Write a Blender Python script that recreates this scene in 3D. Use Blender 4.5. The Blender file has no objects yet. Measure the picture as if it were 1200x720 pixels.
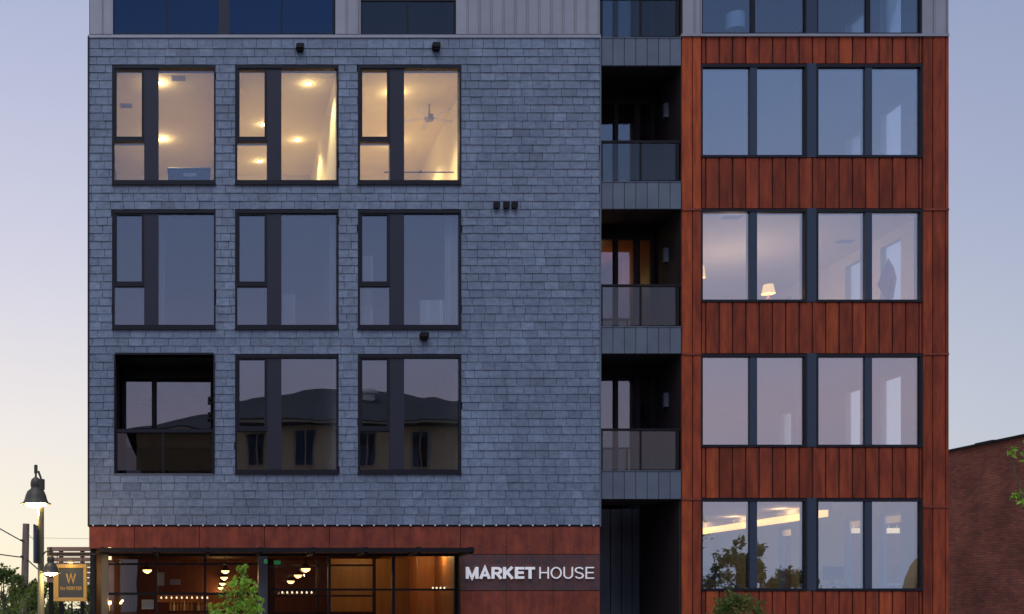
import bpy, math, random
from mathutils import Vector, noise
R = random.Random(11)
S = bpy.context.scene
COL = S.collection
PI = math.pi

# ------------------------------------------------------------------ camera
F, D, CX, CY, EYE = 1325.0, 25.0, 240.0, 710.0, 1.51
cam = bpy.data.cameras.new('camera'); camo = bpy.data.objects.new('camera', cam); COL.objects.link(camo)
camo.location = (0, -D, EYE); camo.rotation_euler = (PI/2, 0, 0)
cam.sensor_width = 36; cam.lens = F/1200*36; cam.shift_x = 360/1200; cam.shift_y = 350/1200; cam.clip_end = 2000
S.camera = camo

# ------------------------------------------------------------------ dusk sky
def lin(r, g, b):
    f = lambda c: (c/12.92 if c <= .04045 else ((c+.055)/1.055)**2.4)
    return (f(r/255), f(g/255), f(b/255), 1)
world = bpy.data.worlds.new('World'); S.world = world; world.use_nodes = True
nt = world.node_tree; bg = nt.nodes['Background']; L = nt.links.new
def wn(t, **k):
    n = nt.nodes.new(t)
    for a, v in k.items(): setattr(n, a, v)
    return n
tc = wn('ShaderNodeTexCoord'); sp = wn('ShaderNodeSeparateXYZ'); L(tc.outputs['Generated'], sp.inputs[0])
def ramp(stops):
    n = wn('ShaderNodeValToRGB'); e = n.color_ramp.elements
    while len(e) < len(stops): e.new(.5)
    for q, (p, c) in zip(e, stops): q.position = p; q.color = lin(*c)
    L(sp.outputs[2], n.inputs[0]); return n
r_glow = ramp([(0, (255, 243, 206)), (.06, (255, 246, 224)), (.16, (243, 236, 232)), (.29, (216, 214, 230)), (.47, (180, 187, 217)), (1, (128, 146, 200))])
r_side = ramp([(0, (206, 203, 210)), (.14, (188, 196, 213)), (.3, (164, 174, 203)), (.42, (147, 159, 193)), (1, (128, 146, 200))])
r_back = ramp([(0, (160, 178, 212)), (.06, (178, 182, 210)), (.15, (206, 188, 206)), (.25, (178, 182, 216)), (.36, (144, 166, 210)), (.5, (112, 144, 202)), (1, (120, 142, 200))])
dot = wn('ShaderNodeVectorMath', operation='DOT_PRODUCT'); flat = wn('ShaderNodeVectorMath', operation='MULTIPLY'); nrm = wn('ShaderNodeVectorMath', operation='NORMALIZE')
flat.inputs[1].default_value = (1, 1, 0); L(tc.outputs['Generated'], flat.inputs[0]); L(flat.outputs[0], nrm.inputs[0]); L(nrm.outputs[0], dot.inputs[0])
dot.inputs[1].default_value = (-.6, .8, 0)
def mr(src, a, b):
    m = wn('ShaderNodeMapRange', interpolation_type='SMOOTHSTEP'); m.inputs[1].default_value = a; m.inputs[2].default_value = b; L(src, m.inputs[0]); return m
gl = mr(dot.outputs['Value'], .15, .98); bk = mr(dot.outputs['Value'], .1, -.7)
def mix(f, a, b):
    m = wn('ShaderNodeMix', data_type='RGBA')
    if isinstance(f, float): m.inputs[0].default_value = f
    else: L(f, m.inputs[0])
    L(a, m.inputs[6]); L(b, m.inputs[7]); return m.outputs[2]
sky = mix(gl.outputs[0], mix(bk.outputs[0], r_side.outputs[0], r_back.outputs[0]), r_glow.outputs[0])
nis = wn('ShaderNodeTexSky', sky_type='NISHITA', sun_disc=False, sun_elevation=math.radians(3), sun_rotation=math.radians(-37), ozone_density=3.0, dust_density=1.0)
nsc = wn('ShaderNodeVectorMath', operation='SCALE'); nsc.inputs['Scale'].default_value = .3; L(nis.outputs[0], nsc.inputs[0])
sky = mix(.05, sky, nsc.outputs[0])
L(sky, bg.inputs[0]); bg.inputs[1].default_value = 1.0
# last light of the evening sky behind the viewer: broad and soft
sun = bpy.data.lights.new('sun', 'SUN'); suno = bpy.data.objects.new('sun', sun); COL.objects.link(suno)
sun.energy = 1.5; sun.angle = math.radians(40); sun.color = (.86, .9, 1.0)
suno.rotation_euler = Vector((.16, .48, -.86)).to_track_quat('-Z', 'Y').to_euler(); suno.location = (0, -40, 40)
S.view_settings.view_transform = 'Standard'; S.view_settings.look = 'None'; S.view_settings.exposure = 0; S.view_settings.gamma = 1
S.render.film_transparent = False
S.cycles.max_bounces = 10; S.cycles.transparent_max_bounces = 24; S.cycles.glossy_bounces = 6; S.cycles.caustics_reflective = False; S.cycles.caustics_refractive = False
S.cycles.use_denoising = True; S.cycles.sample_clamp_indirect = 4

# ------------------------------------------------------------------ materials
M = {}
def mat(name, c, rough=.6, metal=0, c2=None, nscale=4, stretch=(1, 1, 1), contrast=(.35, .65), bump=0, bscale=40, tone=None, tamt=.3, spec=.4, streak=None, speck=None):
    m = bpy.data.materials.new(name); m.use_nodes = True; t = m.node_tree; b = t.nodes['Principled BSDF']; l = t.links.new
    n = lambda k: t.nodes.new(k)
    b.inputs['Roughness'].default_value = rough; b.inputs['Metallic'].default_value = metal; b.inputs['Specular IOR Level'].default_value = spec
    c = (*c, 1); b.inputs['Base Color'].default_value = c
    geo = n('ShaderNodeNewGeometry'); mp = n('ShaderNodeMapping'); mp.inputs['Scale'].default_value = stretch; l(geo.outputs['Position'], mp.inputs[0])
    out = None
    if c2:
        no = n('ShaderNodeTexNoise'); no.inputs['Scale'].default_value = nscale; no.inputs['Detail'].default_value = 6; no.inputs['Roughness'].default_value = .62
        l(mp.outputs[0], no.inputs[0])
        rr = n('ShaderNodeMapRange'); rr.inputs[1].default_value, rr.inputs[2].default_value = contrast; l(no.outputs[0], rr.inputs[0])
        mx = n('ShaderNodeMix'); mx.data_type = 'RGBA'; mx.inputs[6].default_value = c; mx.inputs[7].default_value = (*c2, 1); l(rr.outputs[0], mx.inputs[0]); out = mx.outputs[2]
    if streak:
        ms = n('ShaderNodeMapping'); ms.inputs['Scale'].default_value = streak[0]; l(geo.outputs['Position'], ms.inputs[0]); ns = n('ShaderNodeTexNoise'); ns.inputs['Scale'].default_value = 1; ns.inputs['Detail'].default_value = 7; ns.inputs['Roughness'].default_value = .7; l(ms.outputs[0], ns.inputs[0])
        rs = n('ShaderNodeMapRange'); rs.inputs[1].default_value = .32; rs.inputs[2].default_value = .68; rs.inputs[3].default_value, rs.inputs[4].default_value = streak[1]; l(ns.outputs[0], rs.inputs[0])
        vs = n('ShaderNodeVectorMath'); vs.operation = 'SCALE'; l(out, vs.inputs[0]); l(rs.outputs[0], vs.inputs['Scale']); out = vs.outputs[0]
    if speck:
        nk = n('ShaderNodeTexNoise'); nk.inputs['Scale'].default_value = speck[0]; nk.inputs['Detail'].default_value = 3; l(geo.outputs['Position'], nk.inputs[0])
        rk = n('ShaderNodeMapRange'); rk.inputs[1].default_value = speck[1]; rk.inputs[2].default_value = speck[1]+.05; rk.inputs[4].default_value = .7; l(nk.outputs[0], rk.inputs[0])
        mk = n('ShaderNodeMix'); mk.data_type = 'RGBA'; mk.inputs[7].default_value = (.5, .5, .52, 1); l(rk.outputs[0], mk.inputs[0]); l(out, mk.inputs[6]); out = mk.outputs[2]
    if tone:
        if tone == 'obj': v = n('ShaderNodeObjectInfo').outputs['Random']
        else:
            a = n('ShaderNodeAttribute'); a.attribute_name = 'tone'; v = a.outputs['Fac']
        tr = n('ShaderNodeMapRange'); tr.inputs[3].default_value = 1-tamt; tr.inputs[4].default_value = 1+tamt; l(v, tr.inputs[0])
        sc = n('ShaderNodeVectorMath'); sc.operation = 'SCALE'; l(tr.outputs[0], sc.inputs['Scale'])
        if out: l(out, sc.inputs[0])
        else: sc.inputs[0].default_value = c[:3]
        out = sc.outputs[0]
    if out: l(out, b.inputs['Base Color'])
    if bump:
        nb = n('ShaderNodeTexNoise'); nb.inputs['Scale'].default_value = bscale; nb.inputs['Detail'].default_value = 5; l(mp.outputs[0], nb.inputs[0])
        bp = n('ShaderNodeBump'); bp.inputs['Strength'].default_value = bump; bp.inputs['Distance'].default_value = .02; l(nb.outputs[0], bp.inputs['Height']); l(bp.outputs[0], b.inputs['Normal'])
    M[name] = m; return m
def emis(name, c, s):
    m = bpy.data.materials.new(name); m.use_nodes = True; b = m.node_tree.nodes['Principled BSDF']
    b.inputs['Base Color'].default_value = (*c, 1); b.inputs['Emission Color'].default_value = (*c, 1); b.inputs['Emission Strength'].default_value = s; M[name] = m
def glass(name, refl, tint, wav=.05, tintr=(1, 1, 1)):
    m = bpy.data.materials.new(name); m.use_nodes = True; t = m.node_tree; t.nodes.clear(); l = t.links.new; n = lambda k: t.nodes.new(k)
    o = n('ShaderNodeOutputMaterial'); mx = n('ShaderNodeMixShader'); tr = n('ShaderNodeBsdfTransparent'); g = n('ShaderNodeBsdfGlossy'); lw = n('ShaderNodeLayerWeight'); lw.inputs[0].default_value = .12
    tr.inputs[0].default_value = (*tint, 1); g.inputs['Color'].default_value = (*tintr, 1); g.inputs['Roughness'].default_value = .0
    ad = n('ShaderNodeMath'); ad.operation = 'MULTIPLY_ADD'; ad.inputs[1].default_value = .8; ad.inputs[2].default_value = refl; ad.use_clamp = True; l(lw.outputs['Fresnel'], ad.inputs[0])
    if wav:
        geo = n('ShaderNodeNewGeometry'); nb = n('ShaderNodeTexNoise'); nb.inputs['Scale'].default_value = 1.1; nb.inputs['Detail'].default_value = 1; l(geo.outputs['Position'], nb.inputs[0])
        bp = n('ShaderNodeBump'); bp.inputs['Strength'].default_value = wav; bp.inputs['Distance'].default_value = .05; l(nb.outputs[0], bp.inputs['Height']); l(bp.outputs[0], g.inputs['Normal'])
    l(ad.outputs[0], mx.inputs[0]); l(tr.outputs[0], mx.inputs[1]); l(g.outputs[0], mx.inputs[2]); l(mx.outputs[0], o.inputs[0]); M[name] = m
mat('slate', (.132, .164, .218), .55, c2=(.235, .268, .328), nscale=7, stretch=(1, 1, 1.6), contrast=(.3, .72), bump=.35, bscale=26, tone='attr', tamt=.25, streak=((1.4, 1, .3), (.82, 1.16)), speck=(7.5, .755))
mat('backing', (.02, .02, .022), .9)
mat('rust', (.205, .036, .016), .75, c2=(.41, .072, .022), nscale=2.6, stretch=(2.2, 1, .45), contrast=(.38, .72), bump=.3, bscale=60, tone='obj', tamt=.24, spec=.25, streak=((8, 8, .8), (.76, 1.18)))
mat('rust_orange', (.52, .098, .026), .75, c2=(.32, .055, .020), nscale=3, stretch=(2, 1, .5), bump=.3, bscale=60, tone='obj', tamt=.15, spec=.25, streak=((9, 9, .5), (.7, 1.2)))
mat('rust_brown', (.21, .046, .028), .7, c2=(.36, .076, .034), nscale=2.2, stretch=(1.6, 1, 1), contrast=(.4, .7), bump=.25, bscale=50, tone='obj', tamt=.12, spec=.25, streak=((5, 5, .6), (.7, 1.2)))
mat('rust_band', (.085, .048, .046), .7, c2=(.17, .060, .045), nscale=3.4, contrast=(.4, .68), bump=.25, bscale=50, tone='obj', tamt=.1)
mat('pale_metal', (.34, .32, .33), .45, .25, c2=(.38, .36, .37), nscale=1.5, tone='obj', tamt=.05)
mat('grey_metal', (.125, .143, .172), .5, .2, c2=(.155, .173, .202), nscale=2, tone='obj', tamt=.07)
mat('dark_panel', (.10, .105, .125), .42, .2, c2=(.14, .145, .17), nscale=2, stretch=(1, 1, .3), tone='obj', tamt=.15)
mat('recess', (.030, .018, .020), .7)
mat('frame', (.016, .015, .020), .45, 0, spec=.25)
mat('mullion', (.036, .033, .045), .45, 0, spec=.3)
mat('navy', (.040, .055, .082), .45, .1)
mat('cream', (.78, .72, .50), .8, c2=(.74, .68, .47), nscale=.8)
mat('plaster', (.62, .62, .64), .85); mat('blue_wall', (.34, .42, .55), .8)
mat('floor_wood', (.40, .28, .18), .5, c2=(.33, .22, .14), nscale=3, stretch=(1, .1, 1))
mat('brown_wood', (.19, .062, .030), .55, c2=(.13, .042, .022), nscale=3, stretch=(3, 3, .3))
mat('olive_wood', (.34, .19, .055), .5, c2=(.26, .14, .04), nscale=2.5, stretch=(3, 3, .3)); mat('post_brown', (.11, .085, .055), .6)
mat('orange_wood', (.50, .22, .070), .5, c2=(.38, .15, .05), nscale=2.5, stretch=(3, 3, .3))
mat('roof_gravel', (.18, .175, .17), .95, bump=.6, bscale=30)
mat('white', (.8, .8, .78), .6)
mat('letter_white_glow', (.88, .86, .85), .45); M['letter_white_glow'].node_tree.nodes['Principled BSDF'].inputs['Emission Color'].default_value = (1, .95, .93, 1); M['letter_white_glow'].node_tree.nodes['Principled BSDF'].inputs['Emission Strength'].default_value = .22  # faint emission added to brighten the unlit letters
mat('steel_black', (.014, .011, .012), .6, 0, spec=.2)
mat('gold', (.46, .27, .075), .5, .1)
mat('sign_board', (.035, .042, .052), .5)
mat('curtain', (.62, .64, .66), .9, c2=(.5, .52, .55), nscale=12, stretch=(4, 1, .05))
mat('dark_box', (.008, .009, .022), .55)
mat('grey_label', (.3, .3, .34), .7)
mat('lamp_metal', (.085, .07, .045), .5, .1)
mat('pole_paint', (.26, .22, .12), .5, .3)
mat('timber', (.32, .22, .16), .9, c2=(.20, .14, .10), nscale=5, stretch=(4, 4, .4), bump=.4, bscale=20)
mat('plank', (.36, .22, .15), .8, c2=(.25, .15, .11), nscale=4, stretch=(.4, 3, 3), tone='obj', tamt=.25)
mat('cable', (.03, .028, .026), .7)
mat('bark', (.075, .055, .04), .9, c2=(.12, .09, .065), nscale=10, stretch=(1, 1, .3), bump=.6)
mat('leaf_bright', (.28, .44, .07), .55, tone='attr', tamt=.55)
mat('leaf_mid', (.13, .18, .04), .5, tone='attr', tamt=.5)
mat('leaf_dark', (.085, .10, .03), .6, tone='attr', tamt=.5)
mat('asphalt', (.05, .05, .052), .9, c2=(.065, .063, .06), nscale=3, bump=.5, bscale=90)
mat('concrete', (.34, .33, .31), .9, c2=(.28, .27, .255), nscale=2, bump=.3, bscale=60)
mat('grass_soil', (.10, .11, .05), .95, c2=(.14, .12, .08), nscale=.6)
mat('road_paint', (.72, .71, .66), .7, c2=(.5, .49, .46), nscale=8)
mat('siding', (.62, .46, .29), .8, c2=(.55, .40, .25), nscale=2)
mat('roof_shingle', (.062, .052, .048), .9, c2=(.045, .038, .036), nscale=5, bump=.5, bscale=14)
mat('trim', (.34, .27, .19), .7)
mat('red_brick', (.20, .06, .045), .9, c2=(.15, .045, .035), nscale=6)
mat('canvas', (.42, .28, .13), .85, c2=(.36, .23, .10), nscale=3)
mat('foil', (.30, .06, .20), .3, .2)
mat('fabric', (.10, .11, .14), .9)
for nm in ('leaf_bright', 'leaf_mid', 'leaf_dark'):
    t = M[nm].node_tree; b = t.nodes['Principled BSDF']; src = b.inputs['Base Color'].links[0].from_socket
    tl_ = t.nodes.new('ShaderNodeBsdfTranslucent'); ms_ = t.nodes.new('ShaderNodeMixShader'); ms_.inputs[0].default_value = .38; hs2 = t.nodes.new('ShaderNodeVectorMath'); hs2.operation = 'MULTIPLY'; hs2.inputs[1].default_value = (2.0, 1.7, .8)
    t.links.new(src, hs2.inputs[0]); t.links.new(hs2.outputs[0], tl_.inputs[0]); t.links.new(b.outputs[0], ms_.inputs[1]); t.links.new(tl_.outputs[0], ms_.inputs[2]); t.links.new(ms_.outputs[0], t.nodes['Material Output'].inputs[0])
glass('glass', .13, (.93, .95, .96), tintr=(.88, .96, 1.08)); glass('glass_upper', .13, (.75, .84, .93)); glass('glass_top', .11, (.25, .33, .5), tintr=(.55, .75, 1.0)); glass('glass_shop', .045, (.96, .95, .92)); glass('glass_rail', .05, (.66, .69, .70), .02); glass('glass_smoke', .05, (.42, .43, .47), .02)
glass('glass_right', .31, (.9, .93, .97)); glass('glass_clear', .05, (.95, .97, .97), 0)
emis('downlight', (1, .78, .42), 22); emis('pendant_glow', (1, .66, .27), 3.2); emis('lamp_glow', (1, .76, .36), 20); emis('shade_glow', (1, .60, .20), 1.5)
emis('cove_glow', (1, .58, .18), 2.2); emis('exit_green', (.03, .4, .14), .25); emis('bulb', (1, .8, .55), 1.6); emis('strip_glow', (1, .74, .42), 1.5)
# brick: courses too fine to pick apart at this distance
def brick_mat():
    m = bpy.data.materials.new('brick'); m.use_nodes = True; t = m.node_tree; b = t.nodes['Principled BSDF']; l = t.links.new; n = lambda k: t.nodes.new(k)
    g = n('ShaderNodeNewGeometry'); s = n('ShaderNodeSeparateXYZ'); c = n('ShaderNodeCombineXYZ'); ad = n('ShaderNodeMath'); l(g.outputs['Position'], s.inputs[0]); l(s.outputs[0], ad.inputs[0]); l(s.outputs[1], ad.inputs[1]); l(ad.outputs[0], c.inputs[0]); l(s.outputs[2], c.inputs[1])
    k = n('ShaderNodeTexBrick'); k.inputs['Scale'].default_value = 1; k.inputs['Brick Width'].default_value = .215; k.inputs['Row Height'].default_value = .072; k.inputs['Mortar Size'].default_value = .007
    k.inputs['Color1'].default_value = (.50, .15, .085, 1); k.inputs['Color2'].default_value = (.30, .096, .060, 1); k.inputs['Mortar'].default_value = (.12, .09, .075, 1); k.inputs['Bias'].default_value = -.1
    l(c.outputs[0], k.inputs[0]); no = n('ShaderNodeTexNoise'); no.inputs['Scale'].default_value = .9; no.inputs['Detail'].default_value = 5; l(g.outputs['Position'], no.inputs[0])
    mr_ = n('ShaderNodeMapRange'); mr_.inputs[1].default_value = .3; mr_.inputs[2].default_value = .7; mr_.inputs[3].default_value = .7; mr_.inputs[4].default_value = 1.35; l(no.outputs[0], mr_.inputs[0])
    sc = n('ShaderNodeVectorMath'); sc.operation = 'SCALE'; l(k.outputs['Color'], sc.inputs[0]); l(mr_.outputs[0], sc.inputs['Scale']); l(sc.outputs[0], b.inputs['Base Color'])
    bp = n('ShaderNodeBump'); bp.inputs['Strength'].default_value = .7; bp.inputs['Distance'].default_value = .01; bp.invert = True; l(k.outputs['Fac'], bp.inputs['Height']); l(bp.outputs[0], b.inputs['Normal']); b.inputs['Roughness'].default_value = .9; M['brick'] = m
brick_mat()

# ------------------------------------------------------------------ helpers
def W(px, py, y=0.0):                      # survey point on the plane at depth y
    k = (D+y)/F
    return Vector(((px-CX)*k, y, EYE+(CY-py)*k))
def wpos(o):
    v = Vector((0, 0, 0))
    while o: v += o.location; o = o.parent
    return v
class MB:
    def __init__(s): s.v = []; s.f = []; s.t = []
    def quadbox(s, p, tone=.5):            # 8 points: front ring 0-3, back ring 4-7
        b = len(s.v); s.v += [tuple(q) for q in p]
        for f in ((0, 1, 2, 3), (7, 6, 5, 4), (4, 5, 1, 0), (5, 6, 2, 1), (6, 7, 3, 2), (7, 4, 0, 3)): s.f.append(tuple(b+i for i in f))
        s.t += [tone]*8; return s
    def box(s, x0, x1, y0, y1, z0, z1, tone=.5):
        return s.quadbox([(x0, y0, z0), (x1, y0, z0), (x1, y0, z1), (x0, y0, z1), (x0, y1, z0), (x1, y1, z0), (x1, y1, z1), (x0, y1, z1)], tone)
    def px(s, a, b, c, d, y0, y1, tone=.5):  # survey rectangle (x a..b, y c..d from the top) on plane y0, extruded to y1
        p, q = W(a, d, y0), W(b, c, y0); return s.box(p.x, q.x, y0, y1, p.z, q.z, tone)
    def poly(s, pts, tone=.5):
        b = len(s.v); s.v += [tuple(q) for q in pts]; s.f.append(tuple(range(b, b+len(pts)))); s.t += [tone]*len(pts); return s
    def tube(s, pts, rad, n=8, cap=True):
        b = len(s.v); m = len(pts); rad = rad if isinstance(rad, (list, tuple)) else [rad]*m
        pts = [Vector(p) for p in pts]
        for i, p in enumerate(pts):
            d = (pts[min(i+1, m-1)]-pts[max(i-1, 0)]).normalized(); u = d.cross(Vector((0, 0, 1)) if abs(d.z) < .9 else Vector((1, 0, 0))).normalized(); w = d.cross(u)
            for k in range(n):
                a = 2*PI*k/n; s.v.append(tuple(p+(u*math.cos(a)+w*math.sin(a))*rad[i])); s.t.append(.5)
        for i in range(m-1):
            for k in range(n): s.f.append((b+i*n+k, b+i*n+(k+1) % n, b+(i+1)*n+(k+1) % n, b+(i+1)*n+k))
        if cap: s.f.append(tuple(b+k for k in range(n))[::-1]); s.f.append(tuple(b+(m-1)*n+k for k in range(n)))
        return s
    def lathe(s, c, prof, n=24):             # profile of (radius, z) round the vertical through c
        b = len(s.v); c = Vector(c)
        for r, z in prof:
            for k in range(n):
                a = 2*PI*k/n; s.v.append((c.x+r*math.cos(a), c.y+r*math.sin(a), c.z+z)); s.t.append(.5)
        for i in range(len(prof)-1):
            for k in range(n): s.f.append((b+i*n+k, b+i*n+(k+1) % n, b+(i+1)*n+(k+1) % n, b+(i+1)*n+k))
        return s
    def build(s, name, m, parent=None, smooth=False, bevel=0):
        off = wpos(parent) if parent else Vector((0, 0, 0))
        me = bpy.data.meshes.new(name); me.from_pydata([(a-off.x, b-off.y, c-off.z) for a, b, c in s.v], [], s.f); me.materials.append(M[m])
        at = me.attributes.new('tone', 'FLOAT', 'POINT'); at.data.foreach_set('value', s.t)
        if smooth: me.polygons.foreach_set('use_smooth', [True]*len(me.polygons))
        me.update(); o = bpy.data.objects.new(name, me); COL.objects.link(o)
        if parent: o.parent = parent
        if bevel:
            bm = o.modifiers.new('bevel', 'BEVEL'); bm.width = bevel; bm.segments = 1; bm.limit_method = 'ANGLE'
        return o
def tag(o, label, cat, group=None):
    o['label'] = label; o['category'] = cat
    if group: o['group'] = group
    return o
def kind(o, k): o['kind'] = k; return o
def empty(name, loc, parent=None):
    o = bpy.data.objects.new(name, None); COL.objects.link(o); o.empty_display_size = .3
    o.location = Vector(loc)-(wpos(parent) if parent else Vector((0, 0, 0))); o.parent = parent; return o
def light(loc, power, color=(1, .75, .45), rad=.06, parent=None, spot=None):
    l = bpy.data.lights.new('lamp_or_fill_light', 'SPOT' if spot else 'POINT'); l.energy = power; l.color = color; l.shadow_soft_size = rad
    if spot: l.spot_size = math.radians(spot); l.spot_blend = .6
    o = bpy.data.objects.new('lamp_or_fill_light', l); COL.objects.link(o); o.location = Vector(loc)-(wpos(parent) if parent else Vector((0, 0, 0))); o.parent = parent; return o

# ------------------------------------------------------------------ ground, road, pavement
kind(MB().box(-400, 400, -400, 600, -.5, -.14).build('ground', 'grass_soil'), 'structure')
kind(MB().box(-120, 120, -21, -6, -.14, -.12).build('road', 'asphalt'), 'structure')
kind(MB().box(-120, 120, -5.8, 40, -.139, 0).build('pavement', 'concrete'), 'structure')
kind(MB().box(-120, 120, -29.4, -21.2, -.139, 0).build('pavement_opposite', 'concrete'), 'structure')
kind(MB().box(-120, 120, -6, -5.8, -.14, .004).build('kerb', 'concrete'), 'structure')
kind(MB().box(-120, 120, -21.2, -21, -.14, .004).build('kerb_opposite', 'concrete'), 'structure')
rm = MB()
for i in range(-20, 20): rm.box(i*6, i*6+3, -13.56, -13.44, -.118, -.114)
kind(rm.build('road_marking', 'road_paint'), 'structure')

# ------------------------------------------------------------------ the apartment building
bld = empty('apartment_building', (7.0, 6, 0))
tag(bld, 'five-storey apartment block clad in grey slate and rust-red metal', 'building')
XL, XR, XM, XQ = W(104, 0).x, W(1112, 0).x, W(703.5, 0).x, W(799, 0).x
TOPZ = 17.6; BACK = 14.0
cz = lambda r: W(0, 72+169.5*r, 0).z          # ceiling height of storey r, 0 = highest of the three slate storeys
rows = [75.5, 245.2, 414.8]                    # top edge of the window rows
wx = [131.5, 275.6, 419.4]                     # left edge of the window columns

# ---- slate wall: backing with openings, slates laid course by course
op = [(x, x+121, y, y+139.3) for y in rows for x in wx]
op[6] = (135, 250.3, 415.5, 555)
xs = sorted({104.0, 703.5} | {a for o in op for a in o[:2]}); ys = sorted({44.0, 616.0} | {a for o in op for a in o[2:]})
bk_ = MB()
for i in range(len(xs)-1):
    for j in range(len(ys)-1):
        a, b, c, d = xs[i], xs[i+1], ys[j], ys[j+1]
        if not any(o[0] <= (a+b)/2 <= o[1] and o[2] <= (c+d)/2 <= o[3] for o in op):
            p, q = W(a, d), W(b, c); bk_.box(p.x, q.x, .035, .30, p.z, q.z)
slate_wall = bk_.build('slate_wall', 'backing', bld)
tiles = []
lines = [44.3]+[57.2+9.417*i for i in range(59)]+[615.2]
for ci in range(len(lines)-1):
    c, d = lines[ci], lines[ci+1]
    x = 104.6-R.uniform(0, 14); 
    if ci % 2: x -= 7.5
    segs = []
    while x < 702.8:
        w = R.choice([12.5, 14.5, 15.5, 16.5, 17.5, 19.5])+R.uniform(-.7, .7)
        segs.append((max(x, 104.6), min(x+w, 702.8))); x += w
    for a, b in segs:
        if b-a < 1: continue
        pieces = [(a, b)]; 
        for o in op:
            if o[2]-3.5 < (c+d)/2 < o[3]+1.5:
                np_ = []
                for p, q in pieces:
                    if q <= o[0] or p >= o[1]: np_.append((p, q))
                    else:
                        if p < o[0]-1.2: np_.append((p, o[0]))
                        if q > o[1]+1.2: np_.append((o[1], q))
                pieces = np_
        for p, q in pieces:
            # large soft patches of lighter and darker slate
            tn = .5+.22*noise.noise(Vector((p*.012, c*.012, 3)))+R.gauss(0, .13)
            if R.random() < .05: tn += R.choice([-.25, .3])
            tiles.append((p, q, c, d, min(1.2, max(-.1, tn))))
def slate_geo(m, p, q, c, d, tn):
    a, b = W(p+.22, d), W(q-.22, c-.9 if c > 45 else c)
    out = .019+R.uniform(-.004, .004); z0 = a.z+R.uniform(-.0025, .0025); sk = R.uniform(-.003, .003)
    m.quadbox([(a.x, -out, z0), (b.x, -out, z0+sk), (b.x, -.006, b.z), (a.x, -.006, b.z), (a.x, .010, z0), (b.x, .010, z0+sk), (b.x, .03, b.z), (a.x, .03, b.z)], tn)
order = sorted(range(len(tiles)), key=lambda i: -(tiles[i][1]-tiles[i][0])*(tiles[i][3]-tiles[i][2])); single = set(order[:300])
fld = MB()
for i, t in enumerate(tiles):
    if i in single: m = MB(); slate_geo(m, *t); m.build('slate', 'slate', slate_wall)
    else: slate_geo(fld, *t)
kind(fld.build('slate_field', 'slate', slate_wall), 'stuff')
MB().px(102.6, 104.4, 42.5, 617, -.034, .3).build('corner_trim', 'frame', slate_wall)
MB().px(703.2, 704.6, 44, 617, -.036, .3).build('corner_trim', 'grey_metal', slate_wall)
dr = MB()
x = 109.0
while x < 703: dr.px(x-.8, x+.8, 614.9, 616.6, -.045, .03); x += 14.32
kind(dr.build('slate_clips', 'white', slate_wall), 'stuff')
MB().px(104.5, 703, 615.6, 617.2, -.012, .2).build('drip_flashing', 'steel_black', slate_wall)

# ---- windows of the slate storeys
def slate_window(x, y):
    f = MB(); yo, yb = -.012, .22
    X = lambda v: x+v; Y = lambda v: y+v
    f.px(X(0), X(121), Y(0), Y(4.6), yo, yb); f.px(X(0), X(121), Y(135.6), Y(139.5), yo, yb)
    f.px(X(0), X(2.6), Y(4.6), Y(135.6), yo, yb); f.px(X(119.2), X(121), Y(4.6), Y(135.6), yo, yb)
    f.px(X(2.6), X(37.4), Y(86.6), Y(90.6), .0, yb)
    w = f.build('window', 'frame', bld)
    m = MB(); m.px(X(37.4), X(54.2), Y(4.6), Y(135.6), .012, .2); m.build('mullion_panel', 'mullion', w)
    s = MB(); s.px(X(2.6), X(5.2), Y(4.6), Y(86.6), .004, .1); s.px(X(34.6), X(37.4), Y(4.6), Y(86.6), .004, .1); s.px(X(5.2), X(34.6), Y(4.6), Y(6.6), .004, .1); s.px(X(5.2), X(34.6), Y(84.8), Y(86.6), .004, .1); s.build('casement', 'frame', w)
    t = MB(); t.px(X(-.6), X(121.6), Y(139.5), Y(141), -.05, .1); t.build('sill', 'frame', w)
    for a, b, c, d in ((5.2, 34.6, 6.6, 84.8), (2.6, 37.4, 90.6, 135.6), (54.2, 119.2, 4.6, 135.6)):
        g = MB(); g.px(X(a), X(b), Y(c), Y(d), .05+R.uniform(-.002, .002), .07); g.build('pane', 'glass', w)
    return w
for r, y in enumerate(rows):
    for c, x in enumerate(wx):
        if (r, c) != (2, 0): slate_window(x, y)

# ---- rooms behind
def room(x0, x1, y0, y1, z0, z1, mw, mc, name='room', floor='floor_wood', side_open=None, left=True, right=True):
    t = .05
    c = MB().box(x0, x1, y0, y1, z1, z1+t).build('ceiling', mc, bld)
    MB().box(x0, x1, y0, y1, z0-t, z0).build('floor_slab', floor, bld)
    MB().box(x0, x1, y1, y1+t, z0, z1).build('back_wall', mw, bld)
    if left: MB().box(x0-t, x0, y0, y1, z0, z1).build('partition_wall', mw, bld)
    if right: MB().box(x1, x1+t, y0, y1, z0, z1).build('partition_wall', mw, bld)
rx = [(W(106, 0).x, W(262, 0).x), (W(267, 0).x, W(400, 0).x), (W(408, 0).x, W(560, 0).x)]
for r in range(3):
    z1 = cz(r); z0 = z1-3.02
    for c in range(3):
        if (r, c) == (2, 0): continue
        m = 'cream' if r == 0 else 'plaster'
        room(rx[c][0]+.06, rx[c][1]-.06, .31, 6.6, z0, z1, m, m)
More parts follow.
